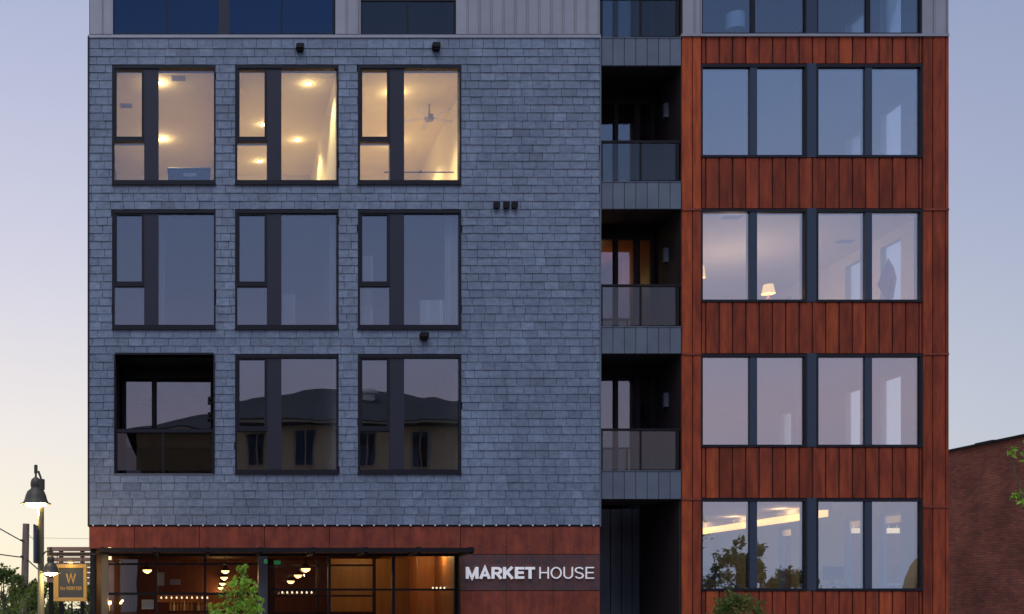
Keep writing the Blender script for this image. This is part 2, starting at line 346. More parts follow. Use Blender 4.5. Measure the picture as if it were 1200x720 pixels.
# downlights of the lit storey
def ceil_pt(px, py, z): k = (z-EYE)/(CY-py); return Vector(((px-CX)*k, k*F-D, z))
def downlight(px, py, z, label, power):
    p = ceil_pt(px, py, z); e = empty('downlight', p)
    MB().lathe(p, [(.085, 0), (.085, -.012), (.06, -.014), (.06, -.004)]).build('trim_ring', 'white', e)
    MB().lathe(p, [(.06, -.008), (.03, -.012), (.001, -.013)]).build('lamp', 'downlight', e)
    light(p+Vector((0, 0, -.05)), power*16, (1, .75, .35), .03, e, 120); light(p+Vector((0, 0, -.12)), power*.35, (1, .66, .32), .02, e); tag(e, label, 'ceiling light', 'recessed downlights on the lit top slate storey')
z = cz(0)
downlight(186.5, 97, z, 'lit ceiling downlight near the glass, above the dark box, leftmost lit window', 36)
downlight(189.5, 163, z, 'lit ceiling downlight deeper in the room with the dark box', 36)
downlight(361, 98, z, 'lit ceiling downlight near the top of the middle lit window', 15)
downlight(348, 164, z, 'lit ceiling downlight low in the large pane of the middle lit window', 13)
downlight(308, 146, z, 'lit ceiling downlight in the upper casement of the middle lit window', 10)
downlight(304, 189, z, 'lit ceiling downlight in the lower vent pane of the middle lit window', 10)
downlight(463, 108, z, 'added ceiling downlight hidden behind the post of the ceiling-fan window, near the glass', 40)  # unseen downlight added to brighten the ceiling-fan room
downlight(460, 166, z, 'added ceiling downlight hidden behind the post of the ceiling-fan window, deeper in', 34)  # second added downlight, likewise hidden by the post
# ---- loggia in the slate wall
lg = empty('loggia', W(192, 555, 0), bld)
a, b = W(135, 555), W(250.3, 415.5); dp = 1.55
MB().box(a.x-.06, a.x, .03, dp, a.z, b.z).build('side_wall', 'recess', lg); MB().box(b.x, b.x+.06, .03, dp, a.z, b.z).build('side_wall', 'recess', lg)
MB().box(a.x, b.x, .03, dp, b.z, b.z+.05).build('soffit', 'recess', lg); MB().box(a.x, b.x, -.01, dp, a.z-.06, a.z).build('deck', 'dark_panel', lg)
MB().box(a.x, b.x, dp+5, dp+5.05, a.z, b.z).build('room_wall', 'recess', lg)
MB().box(a.x, b.x, -.035, .03, b.z-.012, b.z+.03).build('head_trim', 'frame', lg)
for s_ in (a.x-.025, b.x-.008): MB().box(s_, s_+.033, -.036, .03, a.z, b.z).build('jamb_trim', 'frame', lg)
fr = MB(); zt = W(0, 442, dp).z
x0, x1 = a.x+.04, b.x-.02; xm = W(181, 0, dp).x
fr.box(x0, x1, dp-.08, dp, zt, b.z); fr.box(x0, x0+.10, dp-.08, dp, a.z, zt); fr.box(xm-.06, xm+.06, dp-.08, dp, a.z, zt); fr.box(x1-.04, x1, dp-.08, dp, a.z, zt)
df = fr.build('door_frame', 'frame', lg)
MB().box(x0+.1, xm-.06, dp-.05, dp-.03, a.z, zt).build('pane', 'glass', df); MB().box(xm+.06, x1-.04, dp-.052, dp-.032, a.z, zt).build('pane', 'glass', df)
rl = MB(); rl.px(136, 249.6, 503, 507, .02, .09); rl.px(136, 137.5, 507, 554, .03, .08); rl.px(190, 192, 507, 554, .03, .08); rl.px(248, 249.6, 507, 554, .03, .08)
rail = rl.build('railing', 'frame', lg)
MB().px(137.5, 190, 508, 551.5, .05, .065).build('glass_panel', 'glass_smoke', rail); MB().px(192, 248, 508, 551.5, .052, .067).build('glass_panel', 'glass_smoke', rail)
for py in (470, 488):
    s_ = MB(); s_.px(243.5, 248.5, py-5, py+4, .3, .38); s_.px(246, 250, py-2, py+1, .3, .36); s_.build('wall_light', 'steel_black', lg)

# ---- wall fixtures on the slate
for px_, py_ in ((352, 54), (512, 53)):
    f_ = MB(); f_.px(px_-4.5, px_+4.5, py_-4, py_+2, -.16, 0); f_.px(px_-3.6, px_+3.8, py_+2, py_+5, -.13, -.02)
    f_.build('wall_light', 'steel_black', bld, bevel=.012)
f_ = MB(); f_.px(493, 503, 389, 395, -.17, 0); f_.px(494, 502, 395, 398, -.14, -.02); f_.build('wall_light', 'steel_black', bld, bevel=.012)
for px_ in (582.5, 594, 603.5):
    v_ = MB(); v_.px(px_-3.6, px_+3.6, 236.5, 242.5, -.07, 0); v_.px(px_-2.8, px_+2.8, 242.5, 243.6, -.10, 0); v_.build('wall_vent', 'steel_black', bld)

# ---- top storey: pale standing-seam metal
tw = MB()
for a, b in ((104.6, 132), (392, 422.5), (533.5, 704)): tw.px(a, b, -120, 42, .09, .3)
tw.px(104.6, 704, -120, -75, .1, .31)
for a, b in ((799.5, 822), (1080, 1111.5)): tw.px(a, b, -120, 41, .09, .3)
tw.px(799.5, 1111.5, -120, -75, .1, .31)
topw = tw.build('metal_wall', 'backing', bld)
def seams(a, b, c, d, pitch, name, m, parent, y=.02, gap=.5, first=None, depth=.09):
    x = a; edges = [a]
    x = first if first else a+pitch
    while x < b-2: edges.append(x); x += pitch
    edges.append(b)
    for p, q in zip(edges, edges[1:]):
        mb = MB(); mb.px(p+gap, q-gap, c, d, y, y+depth); mb.build(name, m, parent, bevel=.006)
        if m == 'pale_metal': MB().px(q-.75, q+.35, c, d, y-.03, y+.02).build('seam', m, parent)
for a, b, p in ((104.8, 132, 15), (392.5, 422.3, 13.5), (534, 702.4, 14.05), (799.8, 822, 15), (1080.5, 1111, 15)): seams(a, b, -74, 40.2, p, 'metal_panel', 'pale_metal', topw)
MB().px(103, 704, 40.8, 44.2, -.03, .3).build('coping', 'pale_metal', topw); MB().px(798.6, 1112.6, 39.6, 42.4, -.04, .3).build('coping', 'pale_metal', topw)
def top_window(a, b, d, mull, posts, gm):
    f = MB(); f.px(a, a+1.5, -74, d, .03, .2); f.px(b-1.5, b, -74, d, .03, .2); f.px(a+1.5, b-1.5, d-1.6, d, .03, .2)
    w = f.build('window', 'frame', bld); e = [a+1.5]
    for p0, p1 in posts: MB().px(p0, p1, -74, d, .028, .2).build('mullion_panel', 'mullion', w)
    for p0, p1 in mull: MB().px(p0, p1, -74, d-1.6, .05, .15).build('mullion', 'frame', w)
    for p0, p1 in sorted(posts+mull): e += [p0, p1]
    e.append(b-1.5)
    for p, q in zip(e[::2], e[1::2]): MB().px(p, q, -74, d-1.6, .08, .095).build('pane', gm, w)
top_window(132, 392, 41, [(194.2, 195.8), (329.5, 331)], [(256.5, 268.5)], 'glass_top')
top_window(822, 945, 40, [(880, 885)], [], 'glass_upper')
top_window(957.5, 1080, 40, [(1015, 1020)], [], 'glass_upper')
MB().px(945, 957.5, -74, 41, .02, .2).build('mullion_panel', 'navy', topw)
zt = W(0, 44).z; ztop = zt
for x0, x1 in ((W(106, 0).x, W(420, 0).x), (W(802, 0).x, XR-.18)): room(x0, x1, .31, 6.6, zt-.4, TOPZ-.2, 'plaster', 'plaster', left=x0 < 3, right=False)
# top loggia
tl = empty('loggia', W(478, 44, 0), bld); a, b = W(422.5, 44), W(533.5, -60)
MB().box(a.x-.02, a.x, .3, 1.6, a.z, b.z+2).build('side_wall', 'recess', tl); MB().box(b.x, b.x+.02, .3, 1.6, a.z, b.z+2).build('side_wall', 'recess', tl); MB().box(a.x, b.x, 1.6, 1.65, a.z, b.z+2).build('back_wall', 'recess', tl); MB().box(a.x, b.x, .0, 1.6, a.z-.05, a.z).build('deck', 'dark_panel', tl)
rl = MB(); rl.px(423, 533, -1.5, 1.5, .02, .08); rl.px(423, 424.5, 1.5, 43, .03, .07); rl.px(477, 479, 1.5, 43, .03, .07); rl.px(531.5, 533, 1.5, 43, .03, .07); rail = rl.build('railing', 'frame', tl)
MB().px(424.5, 477, 2.5, 42.5, .04, .055).build('glass_panel', 'glass_rail', rail); MB().px(479, 531.5, 2.5, 42.5, .042, .057).build('glass_panel', 'glass_rail', rail)

# ---- balcony column
bx0, bx1 = 705, 798.4
seg = [(44.5, 77), (213.5, 245), (383.5, 414.5), (552.5, 585)]
ra = W(704.6, 0).x; rb = W(799, 0).x; dp = 1.5
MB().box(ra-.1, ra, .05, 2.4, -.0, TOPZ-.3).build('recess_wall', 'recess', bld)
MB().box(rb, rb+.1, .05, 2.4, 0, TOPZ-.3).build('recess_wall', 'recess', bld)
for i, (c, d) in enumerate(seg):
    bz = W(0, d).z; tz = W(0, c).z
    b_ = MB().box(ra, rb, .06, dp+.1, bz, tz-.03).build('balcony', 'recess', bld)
    seams(bx0, bx1, c, d, 13.4, 'fascia_panel', 'grey_metal', b_, y=.0, gap=.25, depth=.058)
    MB().px(bx0-.2, bx1+.2, c-1, c-.1, -.012, .07).build('cap_trim', 'grey_metal', b_)
    rt = {0: -2, 1: 166, 2: 334.5, 3: 503.5}[i]; top = c-1.2
    rl = MB(); rl.px(bx0, bx1-1, rt-1.2, rt+1.4, .02, .08); rl.px(750, 752, rt+1.4, top, .035, .07); rl.px(792.5, 795.5, rt+1.4, top, .03, .075); rl.px(bx0, bx0+1.2, rt+1.4, top, .035, .07)
    rail = rl.build('railing', 'steel_black', b_)
    MB().px(bx0+1.4, 750, rt+2.2, top-.8, .045, .06).build('glass_panel', 'glass_rail', rail); MB().px(752, 792.5, rt+2.2, top-.8, .047, .062).build('glass_panel', 'glass_rail', rail)
    # sliding door on the back wall
    zc = (W(0, seg[i-1][1]).z if i else TOPZ-.3); zf = tz-.03; zh = min(zc-.18, zf+2.75)
    xa, xb, xc_ = ra, W(750, 0, dp).x, W(766, 0, dp).x; xm0, xm1 = W(719.5, 0, dp).x, W(724, 0, dp).x
    q = MB(); q.box(xa, rb, dp, dp+.1, zh, zc); q.box(W(743.5, 0, dp).x, xb, dp-.02, dp+.1, zf, zh); q.box(xm0, xm1, dp-.03, dp+.1, zf, zh); q.box(xc_-.06, rb, dp, dp+.1, zf, zh); q.box(xb, xc_-.06, dp, dp+.1, zf, zf+.1)
    df = q.build('door_frame', 'recess', b_)
    MB().box(xa, xm0, dp+.03, dp+.045, zf, zh).build('pane', 'glass', df); MB().box(xm1, W(743.5, 0, dp).x, dp+.032, dp+.047, zf, zh).build('pane', 'glass', df)
    MB().box(xb, xc_-.06, dp+.05, dp+.065, zf+.1, zh).build('pane', 'glass_clear', df)
    lt = MB(); p_ = W(783, 130+169.5*(i-1), .75); lt.box(rb-.10, rb-.002, p_.y-.05, p_.y+.05, p_.z-.16, p_.z+.16); lt.build('wall_light', 'grey_metal', b_)
    wm = 'orange_wood' if i == 2 else 'recess'
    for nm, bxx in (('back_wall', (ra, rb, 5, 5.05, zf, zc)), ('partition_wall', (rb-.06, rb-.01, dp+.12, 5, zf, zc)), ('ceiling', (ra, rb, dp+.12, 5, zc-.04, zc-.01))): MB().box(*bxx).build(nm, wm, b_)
p_ = Vector((ra+1.0, 3.3, W(0, 262).z-.4)); lp = empty('ceiling_lamp', p_+Vector((0, 0, .3))); MB().lathe(p_+Vector((0, 0, .3)), [(.12, .05), (.14, 0), (.1, -.06), (.001, -.08)]).build('diffuser', 'shade_glow', lp); light(p_, 5, (1, .62, .25), .02, lp)
tag(lp, 'lit round ceiling lamp inside the amber room behind the second balcony from the top', 'lamp')
# ground recess under the balconies
xw = W(705, 0).x
for k in range(9):
    x0 = ra+k*.262; MB().box(x0+.006, min(x0+.256, rb), 2.35, 2.42, 0, W(0, 586).z).build('wall_panel', 'dark_panel', bld, bevel=.01)
for k in range(9):
    y0 = .06+k*.26; MB().box(rb-.035, rb-.001, y0+.006, y0+.252, 0, W(0, 586).z).build('wall_panel', 'recess', bld)
MB().box(ra+.02, ra+.14, .35, .75, W(0, 622, .35).z, W(0, 597, .35).z).build('vent_box', 'steel_black', bld)

# ---- rust block
tops = [75.2, 245, 415, 584.5]; bots = [184.5, 354, 524, 692.5]
q = MB()
for a, b in ((799.2, 821.5), (1081, 1111.5)):
    p0, p1 = W(a, 800), W(b, 42.2); q.box(p0.x, p1.x, .032, .3, 0, p1.z)
ed = [42.2]+[v for t, b in zip(tops, bots) for v in (t, b)]+[792]
for c, d in zip(ed[::2], ed[1::2]): q.px(821.5, 1081, c, d, .032, .3)
rust = q.build('rust_wall', 'backing', bld)
bands = list(zip(ed[::2], ed[1::2]))
for bi, (c, d) in enumerate(bands):
    xs_ = [822]+[827.3+15.62*i for i in range(17)]+[1081]
    for p, q_ in zip(xs_, xs_[1:]):
        if q_-p < 2: continue
        m = 'rust_orange' if R.random() < .07 else 'rust'
        mb = MB(); mb.px(p+.75, q_-.75, c+.5, d-.5, R.uniform(-.006, .004), .05); mb.build('rust_panel', m, rust, bevel=.008)
cuts = [42.5, 245.5, 415, 585, 792]; cutr = [42.5, 245.5, 415, 594, 792]
for c, d in zip(cuts, cuts[1:]):
    for p, q_, m in ((799.4, 811.2, 'rust_orange'), (812.2, 821.6, 'rust_orange' if c < 100 else 'rust')):
        mb = MB(); mb.px(p, q_, c+.6, d-.6, -.012, .05); mb.build('rust_panel', m, rust, bevel=.008)
for c, d in zip(cutr, cutr[1:]):
    for p, q_ in ((1082, 1092.8), (1093.8, 1107.8), (1108.6, 1112)):
        mb = MB(); mb.px(p, q_, c+.6, d-.6, -.012, .05); mb.build('rust_panel', 'rust', rust, bevel=.008)
for y_ in cuts[1:-1]:
    MB().px(799.4, 821.6, y_-1.2, y_+1.2, -.03, .03).build('joint_flashing', 'rust_brown', rust)
for y_ in cutr[1:-1]: MB().px(1082, 1112.4, y_-1.2, y_+1.2, -.03, .03).build('joint_flashing', 'rust_brown', rust)
for t, b in zip(tops, bots):
    for a, e, m0, m1 in ((821.5, 946, 879, 887.3), (957, 1081.5, 1014, 1022)):
        f = MB(); f.px(a, e, t, t+3.2, -.01, .22); f.px(a, e, b-2.8, b, -.02, .22); f.px(a, a+2.2, t+3.2, b-2.8, -.01, .22); f.px(e-2.6, e, t+3.2, b-2.8, -.01, .22)
        w = f.build('window', 'frame', bld)
        MB().px(m0, m1, t+3.2, b-2.8, .004, .2).build('mullion', 'navy', w)
        for p, q_ in ((a+2.2, m0), (m1, e-2.6)): MB().px(p, q_, t+3.2, b-2.8, .05+R.uniform(-.002, .002), .065).build('pane', 'glass_right', w)
    MB().px(946, 957, t-.8, b-.2, -.004, .2).build('mullion_panel', 'navy', rust)
# rooms of the rust block with windows in the outer side wall
sidew = [(1.45, 2.25), (2.85, 3.75), (6.4, 7.1)]
xi = XR-.17
sw = MB(); zs = []
for r in range(4):
    z1 = W(0, 410.5-170*2+170*r).z; z0 = z1-3.0; zs.append((z0, z1))
for r, (z0, z1) in enumerate(zs):
    dpth = 8.2 if r < 3 else 11.0
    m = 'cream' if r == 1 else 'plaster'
    if r == 3: m = 'blue_wall'
    room(rb+.12, xi, .31, dpth, z0, z1, m, 'plaster' if r == 3 else m, right=False)
    w = MB(); yc = .31
    sill, head = z0+.35, z1-.24
    for y0, y1 in sidew:
        w.box(xi, XR-.02, yc, y0, z0-.05, z1+.05); w.box(xi, XR-.02, y0, y1, z0-.05, sill); w.box(xi, XR-.02, y0, y1, head, z1+.05); yc = y1
    w.box(xi, XR-.02, yc, dpth+.05, z0-.05, z1+.05); ow = w.build('outer_wall', m, bld)
    for y0, y1 in sidew: MB().box(XR-.12, XR-.10, y0, y1, sill, head).build('side_pane', 'glass_clear', ow)
w = MB(); yc = .31; z0, z1 = ztop-.4, TOPZ-.2
for y0, y1 in sidew[:2]: w.box(xi, XR-.02, yc, y0, z0-.05, z1); w.box(xi, XR-.02, y0, y1, z0-.05, z0+.9); w.box(xi, XR-.02, y0, y1, z0+2.6, z1); yc = y1
w.box(xi, XR-.02, yc, 6.65, z0-.05, z1); ow = w.build('outer_wall', 'plaster', bld)
for y0, y1 in sidew[:2]: MB().box(XR-.12, XR-.10, y0, y1, z0+.9, z0+2.6).build('side_pane', 'glass_clear', ow)
sw = MB(); sw.box(XL, XL+.1, .31, BACK, 0, TOPZ); sw.build('side_wall', 'backing', bld)
MB().box(XL, XR, BACK, BACK+.1, 0, TOPZ).build('rear_wall', 'grey_metal', bld); MB().box(XL, XR, .1, BACK, TOPZ-.1, TOPZ).build('roof', 'roof_gravel', bld)
rz = MB(); rz.box(XR-.1, XR-.01, 8.3, BACK, zs[3][1], TOPZ); rz.box(XR-.1, XR-.01, 11.1, BACK, 0, zs[3][1])
for i, (z0, z1) in enumerate(zs[:-1]): rz.box(XR-.1, XR-.012, .31, 8.3, zs[i+1][1]+.05, z0-.05)
rz.box(XR-.1, XR-.012, .31, 8.3, zs[0][1]+.05, TOPZ-3.6); rz.build('side_cladding', 'rust', bld)

# ---- ground floor: rust fascia, sign wall, canopy, shopfront
gf = MB(); gf.px(104.5, 703.4, 617.4, 643, .045, .3); p0, p1 = W(540, 643), W(703.4, 643); gf.box(p0.x, p1.x, .046, .3, 0, p1.z); gwall = gf.build('ground_wall', 'backing', bld)
for p, q_ in zip([104.6, 157.5, 233.6, 310, 386, 462], [157.5, 233.6, 310, 386, 462, 539.6]): MB().px(p+.25, q_-.25, 617.4, 643, -.004+R.uniform(-.003, .003), .05).build('fascia_panel', 'rust_brown', gwall, bevel=.005)
for p, q_ in ((539.8, 593.4), (593.4, 648.2), (648.2, 703)):
    MB().px(p+.15, q_-.15, 617.4, 649.6, R.uniform(-.004, .002), .05).build('rust_panel', 'rust_brown', gwall, bevel=.004)
    MB().px(p+.1, q_-.1, 650.2, 692.2, R.uniform(-.012, -.008), .05).build('rust_panel', 'rust_band', gwall, bevel=.004)
    MB().px(p+.15, q_-.15, 692.8, 790, R.uniform(-.004, .002), .05).build('rust_panel', 'rust_brown', gwall, bevel=.004)
rv = MB()
for px_ in (565, 593.4, 621, 648.2, 676):
    for py_ in (639, 645, 655, 688, 697): rv.px(px_-.5-1.6, px_+.5-1.6, py_-.5, py_+.5, -.016, .0)
kind(rv.build('rivets', 'grey_metal', gwall), 'stuff')
cn = empty('canopy', (2, -.7, 2.62), bld); cl, cr = W(117, 0, -1.4).x, W(556, 0, -1.4).x
MB().box(cl, cr, -1.4, -1.32, 2.63, 2.72).build('front_beam', 'steel_black', cn)
MB().box(cl, cr, -.09, -.016, 2.60, 2.74).build('rear_beam', 'steel_black', cn); MB().box(cl+.08, cr-.08, -1.32, -.09, 2.66, 2.70).build('soffit', 'brown_wood', cn)
for i in range(8):
    x_ = cl+(cr-cl-.08)*i/7; MB().box(x_, x_+.08, -1.32, -.09, 2.601, 2.739).build('cross_beam', 'steel_black', cn)
px0 = W(119, 0, -1.2).x; MB().box(px0, px0+.14, -1.25, -1.11, 0, 2.60).build('post', 'post_brown', cn)
MB().box(W(57, 0, -1.36).x, cl, -1.37, -1.31, W(0, 650.5, -1.36).z, W(0, 648.4, -1.36).z).build('outrigger', 'steel_black', cn)
# shopfront
sy = .42
sf = MB()
def vb(a, b, c=646, d=790, y0=sy, y1=sy+.1): sf.px(a, b, c, d, y0, y1)
for a, b in ((120, 124), (182.2, 184.6), (239, 241.6), (384.5, 387.6), (459.5, 463), (532.5, 540)): vb(a, b)
sf.px(120, 540, 640, 650.5, sy-.02, sy+.1); sf.px(124, 303, 660, 662.4, sy+.01, sy+.09); sf.px(124, 303, 694.5, 697.5, sy+.01, sy+.09); sf.px(313, 532, 690, 692.4, sy+.01, sy+.09)
shop = sf.build('shopfront', 'frame', bld)
MB().px(303, 313.4, 648, 790, .1, .5).build('column', 'dark_panel', shop)
for a, b in ((124, 182.2), (184.6, 239), (241.6, 303), (313.4, 384.5), (387.6, 459.5), (463, 532.5)):
    for c, d in ((650.5, 661), (662, 695), (697, 789)) if b < 304 else ((650.5, 690), (692.4, 789)): MB().px(a, b, c, d, sy+.04, sy+.052).build('pane', 'glass_shop', shop)
# shop interior
gx0, gx1 = XL+.12, W(540, 0).x-.05
MB().box(gx0, ra-.12, .05, 16, 3.05, 3.12).build('ceiling', 'brown_wood', bld); MB().box(gx0, ra-.12, .53, 16, -.02, .012).build('floor_slab', 'floor_wood', bld)
MB().box(gx0, ra-.12, 13.8, 13.85, 0, 3.05).build('back_wall', 'brown_wood', bld); MB().box(gx0-.05, gx0, .5, 13.8, 0, 3.05).build('partition_wall', 'brown_wood', bld); MB().box(gx1, gx1+.05, .5, 13.8, 0, 3.05).build('partition_wall', 'orange_wood', bld)
p0, p1 = W(489, 0, 2.6), W(530, 0, 2.6); MB().box(p0.x, gx1, 2.6, 2.7, 0, 3.05).build('feature_wall', 'orange_wood', bld)
iv = MB(); yy = 3.2
for a, b in ((313.5, 322), (370.6, 374), (437, 440.4)): iv.px(a, b, 655, 770, yy, yy+.1)
iv.px(322, 437, 661.5, 663.6, yy, yy+.1); iv.px(322, 437, 697.4, 699.6, yy, yy+.1); iv.px(322, 437, 717, 722, yy, yy+.1); ivo = iv.build('vestibule_frame', 'steel_black', bld)
for a, b in ((322, 370.6), (374, 437)): MB().px(a, b, 663.6, 697.4, yy+.04, yy+.05).build('pane', 'glass_clear', ivo)
fb = MB(); fb.px(387, 489, 655, 790, 6.0, 6.1); fb.build('feature_wall', 'olive_wood', bld)
MB().px(184, 300, 697.5, 706, 6.5, 7.0).build('bar_header', 'orange_wood', bld)

# ------------------------------------------------------------------ lettering sign
def stroke(mb, pts, w, y0, y1, closed=False):
    n = len(pts); L_, R_ = [], []
    for i in range(n):
        p = Vector(pts[i])
        a = Vector(pts[i-1]) if (i > 0 or closed) else None; b = Vector(pts[(i+1) % n]) if (i < n-1 or closed) else None
        d0 = (p-a).normalized() if a else None; d1 = (b-p).normalized() if b else None
        d0 = d0 or d1; d1 = d1 or d0
        n0 = Vector((-d0.y, d0.x)); n1 = Vector((-d1.y, d1.x)); mm = (n0+n1); mm = mm.normalized() if mm.length > 1e-4 else n0
        s = min(1/max(.35, mm.dot(n0)), 2.2)*w/2
        L_.append(p+mm*s); R_.append(p-mm*s)
    for i in range(n if closed else n-1):
        j = (i+1) % n
        q = [R_[i], R_[j], L_[j], L_[i]]
        mb.quadbox([(v.x, y0, v.y) for v in q]+[(v.x, y1, v.y) for v in q])
def arc(cx, cy, rx, ry, a0, a1, n=14): return [(cx+rx*math.cos(math.radians(a0+(a1-a0)*i/n)), cy+ry*math.sin(math.radians(a0+(a1-a0)*i/n))) for i in range(n+1)]
def glyph(ch, w, wd):
    h = w/2; x1 = wd-h; t = 1-h; m = .52
    if ch == 'M': return [([(h, 0), (h, 1)], 0), ([(x1, 0), (x1, 1)], 0), ([(h, 1-h*.2), (wd/2, h*.6), (x1, 1-h*.2)], 0)]
    if ch == 'A': return [([(h*.9, 0), (wd/2, 1-h*.3), (wd-h*.9, 0)], 0), ([(wd*.24, .30), (wd*.76, .30)], 0)]
    if ch == 'R': return [([(h, 0), (h, 1)], 0), ([(h, t), (wd*.55, t)]+arc(wd*.55, (t+.46)/2, wd*.45-h, (t-.46)/2, 90, -90, 10)[1:]+[(h, .46)], 0), ([(wd*.5, .46), (wd-h*.7, 0)], 0)]
    if ch == 'K': return [([(h, 0), (h, 1)], 0), ([(h, .34), (wd-h*1.2, 1)], 0), ([(wd*.36, .55), (wd-h, 0)], 0)]
    if ch == 'E': return [([(h, 0), (h, 1)], 0), ([(h, t), (wd, t)], 0), ([(h, m), (wd*.94, m)], 0), ([(h, h), (wd, h)], 0)]
    if ch == 'T': return [([(0, t), (wd, t)], 0), ([(wd/2, 0), (wd/2, t)], 0)]
    if ch == 'H': return [([(h, 0), (h, 1)], 0), ([(x1, 0), (x1, 1)], 0), ([(h, m), (x1, m)], 0)]
    if ch == 'O': return [(arc(wd/2, .5, wd/2-h, .5-h, 0, 360, 28)[:-1], 1)]
    if ch == 'U': return [([(h, 1), (h, .36)]+arc(wd/2, .36, wd/2-h, .36-h, 180, 360, 14)[1:-1]+[(x1, .36), (x1, 1)], 0)]
    if ch == 'S': return [(arc(wd/2, .735, wd/2-h, .265-h, 20, 250, 12)+arc(wd/2, .265, wd/2-h, .265-h, 70, -160, 12)[0:], 0)]
    if ch == 'W': return [([(h*.6, 1), (wd*.27, h*.4), (wd*.5, .96), (wd*.73, h*.4), (wd-h*.6, 1)], 0)]
    if ch == 'B': return [([(h, 0), (h, 1)], 0), ([(h, t), (wd*.55, t)]+arc(wd*.55, (t+.52)/2, wd*.4-h, (t-.52)/2, 90, -90, 8)[1:]+[(h, .52)], 0), ([(h, .52), (wd*.55, .52)]+arc(wd*.55, (.52+h)/2, wd*.45-h, (.52-h)/2, 90, -90, 8)[1:]+[(h, h)], 0)]
    if ch == 't': return [([(wd*.4, .95), (wd*.4, h), (wd*.9, h)], 0), ([(0, .66), (wd*.9, .66)], 0)]
    if ch == 'h': return [([(h, 0), (h, 1)], 0), ([(h, .45)]+arc(wd/2, .4, wd/2-h, .28, 180, 0, 8)+[(x1, 0)], 0)]
    if ch == 'e': return [([(h, .34), (x1, .34)]+arc(wd/2, .34, wd/2-h, .34-h*.4, 0, 310, 12), 0)]
def write(parent, text, x, z, cap, w, y0, y1, m, total=None, gap=.12, wid=None, name='letter'):
    wd = wid or {'M': .9, 'A': .80, 'R': .76, 'K': .78, 'E': .66, 'T': .70, 'H': .74, 'O': .86, 'U': .74, 'S': .70, 'W': 1.1, 'B': .7, 't': .4, 'h': .5, 'e': .52, ' ': .25}
    tot = sum(wd[c]+gap for c in text)-gap; sx = total/(tot*cap) if total else 1
    for c in text:
        if c != ' ':
            mb = MB(); tmp = MB()
            for pts, cl_ in glyph(c, w, wd[c]): stroke(tmp, pts, w, y0+R.uniform(0, .0015), y1, bool(cl_))
            mb.v = [(x+v[0]*cap*sx, v[1], z+v[2]*cap) for v in tmp.v]; mb.f = tmp.f; mb.t = tmp.t; mb.build(name, m, parent)
        x += (wd[c]+gap)*cap*sx
p0 = W(546, 678.4, -.05); cap = 13.7/53
sign = empty('building_sign', p0); tag(sign, 'white raised letters MARKET HOUSE on the dark rusted band beside the shopfront', 'sign')
write(sign, 'MARKET', p0.x, p0.z, cap, .21, -.055, -.022, 'letter_white_glow', total=W(627, 0, -.05).x-p0.x, gap=.07)
p1 = W(632.3, 678.4, -.05); write(sign, 'HOUSE', p1.x, p1.z, cap, .10, -.052, -.022, 'letter_white_glow', total=W(696.3, 0, -.05).x-p1.x, gap=.15)

# ------------------------------------------------------------------ hanging sign
y_ = -1.42
hs = empty('hanging_sign', W(82, 705, y_)); tag(hs, 'gold-framed dark sign with gold W and the WEBSTER hanging under the canopy end', 'sign')
f = MB(); f.px(62.5, 101.5, 661.5, 666, y_, y_+.12); f.px(62.5, 101.5, 700.5, 705, y_, y_+.12); f.px(62.5, 68.6, 666, 700.5, y_, y_+.12); f.px(97.6, 101.5, 666, 700.5, y_, y_+.12); f.build('frame', 'gold', hs, bevel=.008)
MB().px(68.6, 97.6, 666, 700.5, y_+.02, y_+.09).build('board', 'sign_board', hs)
a = W(77.4, 683.2, y_); write(hs, 'W', a.x, a.z, 10.6/56, .17, y_+.006, y_+.03, 'gold', total=11.2/56)
a = W(70.6, 691.6, y_); write(hs, 'the', a.x, a.z, 4.2/56, .16, y_+.008, y_+.03, 'gold', total=5.6/56)
a = W(77.6, 691.6, y_); write(hs, 'WEBSTER', a.x, a.z, 4.0/56, .2, y_+.008, y_+.03, 'gold', total=18/56)
h_ = MB(); h_.tube([W(67, 661.5, y_+.06), W(67, 649, y_+.06)], .008, 6); h_.tube([W(97, 661.5, y_+.06), W(97, 649, y_+.06)], .008, 6); h_.build('hanger', 'steel_black', hs)
lp = empty('sconce', W(82, 658, y_)); lm = MB(); lm.px(79, 86, 656.5, 659, y_-.05, y_+.03); lm.build('hood', 'lamp_metal', lp); MB().px(79.6, 85.4, 659.1, 660, y_-.04, y_+.02).build('lamp', 'strip_glow', lp)
tag(lp, 'small lit sign lamp above the gold-framed hanging sign', 'lamp'); light(W(82, 661, y_-.12), 1.2, (1, .72, .35), .03, lp)

